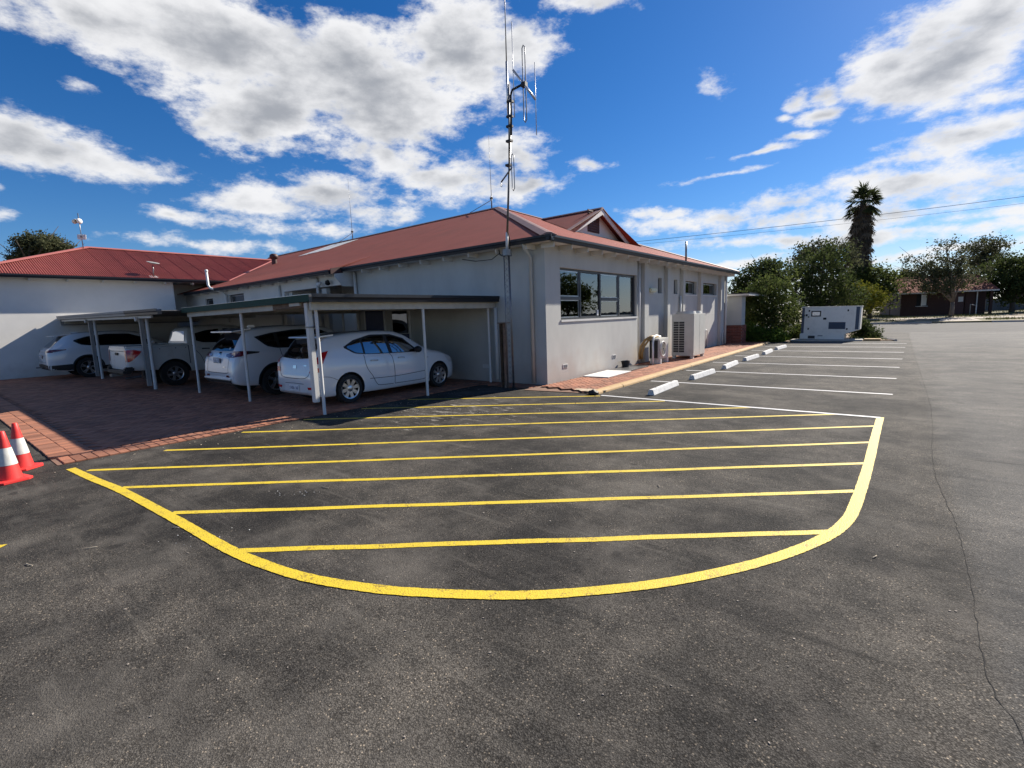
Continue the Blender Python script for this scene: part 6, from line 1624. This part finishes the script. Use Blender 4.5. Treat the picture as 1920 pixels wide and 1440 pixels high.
def tree(name, label, cat, dep, lobes, base_uv, leafm, bark, r0, clumps, per, leaf, clump, group=None, seed=1, shell=.55, zbase=0.0, tn=6, squash=.8, fork=.35, basexy=None):
    cs = []; rs = []
    for (u, v, ru, rv) in lobes:
        c, r_ = px_lobe(u, v, ru, rv, dep); cs.append(c); rs.append(r_)
    b = at_depth(base_uv[0], base_uv[1], dep); base = (b[0], b[1], zbase)
    t = thing(name, base, label, cat, group)
    V, tt = leaf_cloud(cs, rs, clumps, per, leaf, squash, clump, shell, seed)
    keep = V[:, :, 2].min(1) > zbase + .02
    leaf_mesh('crown', V[keep], tt[keep], leafm, t)
    r_ = random.Random(seed); tg = []
    for i in range(tn):
        j = i % len(cs); tg.append(tuple(cs[j][q] + rs[j][q] * r_.uniform(-.55, .55) for q in range(3)))
    limbs(t, base, tg, r0, bark, fork, seed)
    return t
G1 = 'trees between the yard and the road'
tree('garden_tree', 'rounded bushy green tree beside the brick pier, left of the generator', 'tree', 25.5, [(1440, 560, 50, 38), (1465, 585, 40, 32), (1415, 580, 38, 34), (1445, 535, 34, 22), (1430, 604, 40, 18)], (1456, 630), 'leaf_mid', 'bark', .09, 250, 34, .070, .36, G1, 3, shell=.4, tn=9)
tree('garden_tree', 'tall dark dense tree standing directly behind the generator', 'tree', 34.0, [(1540, 530, 55, 60), (1515, 565, 48, 45), (1565, 570, 45, 40), (1530, 490, 35, 25), (1500, 525, 35, 40)], (1540, 620), 'leaf_dark', 'bark', .16, 300, 34, .095, .46, G1, 4, shell=.4, tn=10)
tree('garden_tree', 'open crowned tree with bare forked limbs left of the palm', 'tree', 44.0, [(1540, 468, 45, 18), (1570, 478, 38, 20), (1520, 488, 28, 22), (1500, 478, 20, 16), (1590, 492, 22, 18)], (1560, 590), 'leaf_gum', 'bark', .20, 150, 34, .11, .55, G1, 5, shell=.4, tn=9, fork=.55)
tree('garden_tree', 'wispy dark tree showing just past the end of the long wall', 'tree', 40.0, [(1420, 530, 45, 28), (1455, 510, 40, 22), (1400, 550, 30, 30), (1430, 498, 22, 10)], (1430, 610), 'leaf_dark', 'bark', .14, 260, 30, .11, .6, G1, 6, shell=.45)
tree('garden_tree', 'broad dark green tree behind the palm trunk beside the brick house', 'tree', 50.0, [(1640, 535, 38, 32), (1615, 555, 40, 34), (1660, 530, 25, 25), (1600, 530, 30, 30), (1625, 512, 26, 16)], (1630, 600), 'leaf_mid', 'bark', .2, 330, 34, .13, .6, G1, 7)
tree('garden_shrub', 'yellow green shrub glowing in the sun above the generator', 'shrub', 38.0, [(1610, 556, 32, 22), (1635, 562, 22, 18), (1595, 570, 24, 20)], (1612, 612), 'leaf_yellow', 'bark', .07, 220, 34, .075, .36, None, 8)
tree('low_shrub', 'low dark green shrub against the right side of the generator', 'shrub', 24.6, [(1620, 622, 20, 14), (1634, 626, 16, 11), (1612, 610, 14, 12)], (1620, 636), 'leaf_dark', 'bark', .03, 130, 34, .05, .22, None, 9)
for i, (u, v, ru, rv, d_, m_, lab) in enumerate(((1400, 622, 22, 16, 25.0, 'leaf_bright', 'low leafy shrub at the foot of the brick pier'), (1440, 628, 30, 12, 24.6, 'leaf_bright', 'bright green low shrub under the rounded bushy tree'),
                                          (1480, 624, 26, 14, 26.5, 'leaf_mid', 'low mid green shrub between bushy tree and generator'), (1395, 590, 14, 22, 27.0, 'leaf_mid', 'upright grey green shrub just behind the brick pier'))):
    tree('low_shrub', lab, 'shrub', d_, [(u, v, ru, rv), (u + 9, v + 3, ru * .7, rv * .7)], (u, v + rv), m_, 'bark', .03, 110, 30, .055, .24, None, 20 + i)
tree('gum_tree', 'multi stemmed gum tree with airy crown in front of the brick house', 'tree', 46.0, [(1770, 498, 45, 18), (1735, 508, 32, 18), (1800, 520, 40, 20), (1750, 530, 42, 20), (1790, 480, 25, 14), (1770, 462, 30, 10), (1715, 488, 22, 10)], (1783, 596), 'leaf_gum', 'bark_gum', .17, 230, 34, .10, .50, None, 10, shell=.35, zbase=.22, tn=10, fork=.30)
tree('gum_tree', 'taller feathery gum tree rising behind the brick house roof', 'tree', 60.0, [(1845, 462, 28, 18), (1860, 475, 26, 18), (1830, 485, 26, 16), (1850, 500, 30, 18)], (1848, 590), 'leaf_gum', 'bark_gum', .22, 190, 32, .13, .6, None, 11, shell=.4, zbase=.4, fork=.6)
tree('street_tree', 'dense dark tree beside the sheet fence right of the brick house', 'tree', 50.0, [(1885, 520, 45, 40), (1920, 510, 40, 36), (1870, 545, 30, 20), (1950, 530, 40, 40)], (1895, 600), 'leaf_dark', 'bark', .22, 420, 34, .13, .62, None, 12, zbase=.2)
tree('distant_tree', 'small dark tree tops showing over the brick house ridge', 'tree', 75.0, [(1700, 520, 14, 12), (1690, 524, 9, 8), (1716, 522, 14, 10)], (1700, 580), 'leaf_dark', 'bark', .2, 140, 26, .14, .6, None, 13, zbase=.5)
tree('distant_tree', 'pale green distant trees closing the view between palm and house', 'tree', 90.0, [(1660, 560, 40, 14), (1700, 556, 40, 12)], (1670, 585), 'leaf_mid', 'bark', .2, 160, 26, .2, .8, None, 14, zbase=.6)
tree('wing_tree', 'dark rounded eucalyptus crown showing over the wing roof', 'tree', 42.0, [(75, 458, 28, 16), (100, 464, 28, 14), (55, 466, 20, 16), (125, 470, 18, 8), (28, 484, 9, 6), (60, 485, 30, 10)], (85, 620), 'leaf_gum', 'bark', .28, 340, 40, .10, .50, None, 15)

for i, (x, y, h) in enumerate(((23, 59, 7.5), (30, 61, 9.5), (38, 58, 8.0), (46, 62, 10.0))):
    t = thing('street_tree', (x, y, 0), 'broad tree on the verge across the road, mirrored in the big window', 'tree', 'trees across the road')
    V, tt = leaf_cloud([(x, y, h * .62), (x - 1.2, y + 1.6, h * .5), (x + .6, y - 1.8, h * .52)], [(2.6, 3.0, h * .32), (2.0, 2.4, h * .26), (2.0, 2.4, h * .26)], 160, 26, .22, .8, .8, .5, 40 + i)
    leaf_mesh('crown', V, tt, 'leaf_mid', t); limbs(t, (x, y, 0), [(x + 1, y + 1, h * .6), (x - 1, y + 1.5, h * .6), (x, y - 1.5, h * .55)], .2, 'bark', .4, i)
# palm
pb = at_depth(1606, 590, 50.0); pbase = Vector((pb[0], pb[1], 0.0))
pm = thing('palm_tree', tuple(pbase), 'tall fan palm with a thick skirt of dead fronds rising over the trees', 'palm tree')
ptop = Vector(at_depth(1619, 378, 50.0))
MB().path([pbase - Vector((0, 0, .2)), pbase.lerp(ptop, .5), ptop], [.38, .33, .28], 12).build('trunk', 'bark', pm, smooth=True)
r = np.random.default_rng(5)
def frond(base, d, stem, fan, nl, V, Tt, t, droop):
    d = d / np.linalg.norm(d); tip = base + d * stem + np.array([0, 0, -droop * stem])
    side = np.cross(d, [0, 0, 1.0]); side /= (np.linalg.norm(side) + 1e-9); upv = np.cross(side, d)
    w = np.array([0, 0, 1]) * .02
    V.append(np.stack([base + side * .03, base - side * .03, tip - side * .02, tip + side * .02])); Tt.append(t)
    for i in range(nl):
        a = (i / (nl - 1) - .5) * 2.6; ld = d * math.cos(a) + side * math.sin(a) + np.array([0, 0, -.25 - droop * .6]) + upv * r.normal() * .12
        ld /= np.linalg.norm(ld); le = fan * (.75 + .35 * math.cos(a)) * (.8 + .4 * r.random()); e = tip + ld * le
        m_ = tip + ld * le * .55; pw = np.cross(ld, upv); pw /= (np.linalg.norm(pw) + 1e-9)
        V.append(np.stack([tip, m_ + pw * .055, e + np.array([0, 0, -.12 * le]), m_ - pw * .055])); Tt.append(t * .8 + .2 * r.random())
V, Tt = [], []
for i in range(74):
    az = r.random() * 6.283; el = R(r.uniform(-35, 85)); d = np.array([math.cos(az) * math.cos(el), math.sin(az) * math.cos(el), math.sin(el)])
    frond(np.array(ptop) + np.array([0, 0, r.uniform(-.3, .5)]), d, r.uniform(.75, 1.25), r.uniform(.6, .95), 13, V, Tt, r.random(), .12 if el > 0 else .35)
leaf_mesh('fronds', np.array(V), np.array(Tt), 'palm_leaf', pm)
V, Tt = [], []
axis = np.array(ptop - pbase); Lp = np.linalg.norm(axis); axis /= Lp
for i in range(620):
    q = r.random(); h = .34 + .66 * q; az = r.random() * 6.283
    rad = .55 + .35 * math.sin(min(1, (1 - q) * 1.3) * 2.3) * (.8 + .4 * r.random()); rad *= .62 if h < .40 else 1
    c = np.array(pbase) + axis * Lp * h * (1 - .01) + np.array([math.cos(az), math.sin(az), 0]) * rad * r.uniform(.6, 1.0)
    d = np.array([math.cos(az) * .22 + r.normal() * .16, math.sin(az) * .22 + r.normal() * .16, -1.0])
    frond(c, d, .25, r.uniform(.4, .8), 6, V, Tt, r.random(), .1)
for i in range(26):
    az = r.random() * 6.283; c = np.array(ptop) - np.array([0, 0, r.uniform(.2, 2.6)]); d = np.array([math.cos(az), math.sin(az), -.1 - .5 * r.random()])
    frond(c, d, r.uniform(.7, 1.3), .5, 6, V, Tt, r.random(), .5)
leaf_mesh('dead_skirt', np.array(V), np.array(Tt), 'palm_dead', pm)

# ground cover around the shrubs and the grass verge
def blades(name, n, region, h0, h1, w, mat, parent=None, seed=1):
    r = np.random.default_rng(seed); P = []
    while len(P) < n:
        q = region(r)
        if q is not None: P.append(q)
    P = np.array(P); a = r.random(n) * 6.283; h = r.uniform(h0, h1, n); lean = r.normal(size=(n, 2)) * .35 * h[:, None]
    dx_ = np.stack([np.cos(a), np.sin(a), 0 * a], 1) * w
    top = P + np.concatenate([lean, h[:, None]], 1)
    V = np.stack([P - dx_, P + dx_, top + dx_ * .2, top - dx_ * .2], 1)
    o = leaf_mesh(name, V, r.random(n), mat, parent); tag(o, kind='stuff'); return o
def reg_bed(r):
    x, y = r.uniform(-11, -4.5), r.uniform(27.1, 33)
    return (x, y, .012)
gcov = blades('ground_cover', 9000, reg_bed, .06, .32, .018, 'leaf_bright', None, 2); tag(gcov, 'green ground cover growing in the garden bed', 'ground cover')
def reg_isl(r):
    x, y = r.uniform(-2.0, -.4), r.uniform(28.8, 33.5)
    return (x, y, .03) if x < -.25 - (y - 28.6) * .36 and r.random() < .8 else None
gi = blades('weeds', 500, reg_isl, .04, .16, .012, 'leaf_mid', None, 3); tag(gi, 'dry weeds on the soil island beside the generator', 'weeds')
def reg_verge(r):
    x = r.uniform(-14, 26); y = 56 + 30 * r.random() ** 1.5
    if hx0 - .3 < x < hx1 + .3 and y > hy - .5: return None
    if 58.1 < y < 60.3 or (2.0 < x < 5.6 and y < 58.2): return None
    if math.sin(x * .9) + math.sin(y * .7 + x * .3) > .55: return None
    return (x, y, float(np.interp(y, [54, 56.5, 59, 62, 64.5, 90], [.12, .16, .24, .34, .40, .55])))
gv = blades('verge_grass', 16000, reg_verge, .06, .20, .02, 'grass', None, 4); tag(gv, 'patchy green grass on the verge across the road', 'grass')

# power lines
for i, (v0, v1, dd) in enumerate(((452, 361, 44.0), (457, 374, 44.6))):
    a = Vector(at_depth(1150, v0, dd)); b = Vector(at_depth(1920, v1, dd - 8)); d = b - a
    p0 = a - d * .35; p1 = b + d * .4
    w_ = thing('power_line', tuple(p0), 'upper overhead power cable crossing behind the palm' if i == 0 else 'lower overhead power cable crossing behind the palm', 'cable')
    pts = []
    for k in range(25):
        t = k / 24; p = p0.lerp(p1, t); p.z -= 1.6 * 4 * t * (1 - t) * .25; pts.append(p)
    MB().path(pts, .016 if i == 0 else .009, 5).build('wire', 'black_cable', w_)

print('pavers', npav, 'objects', len(bpy.data.objects))
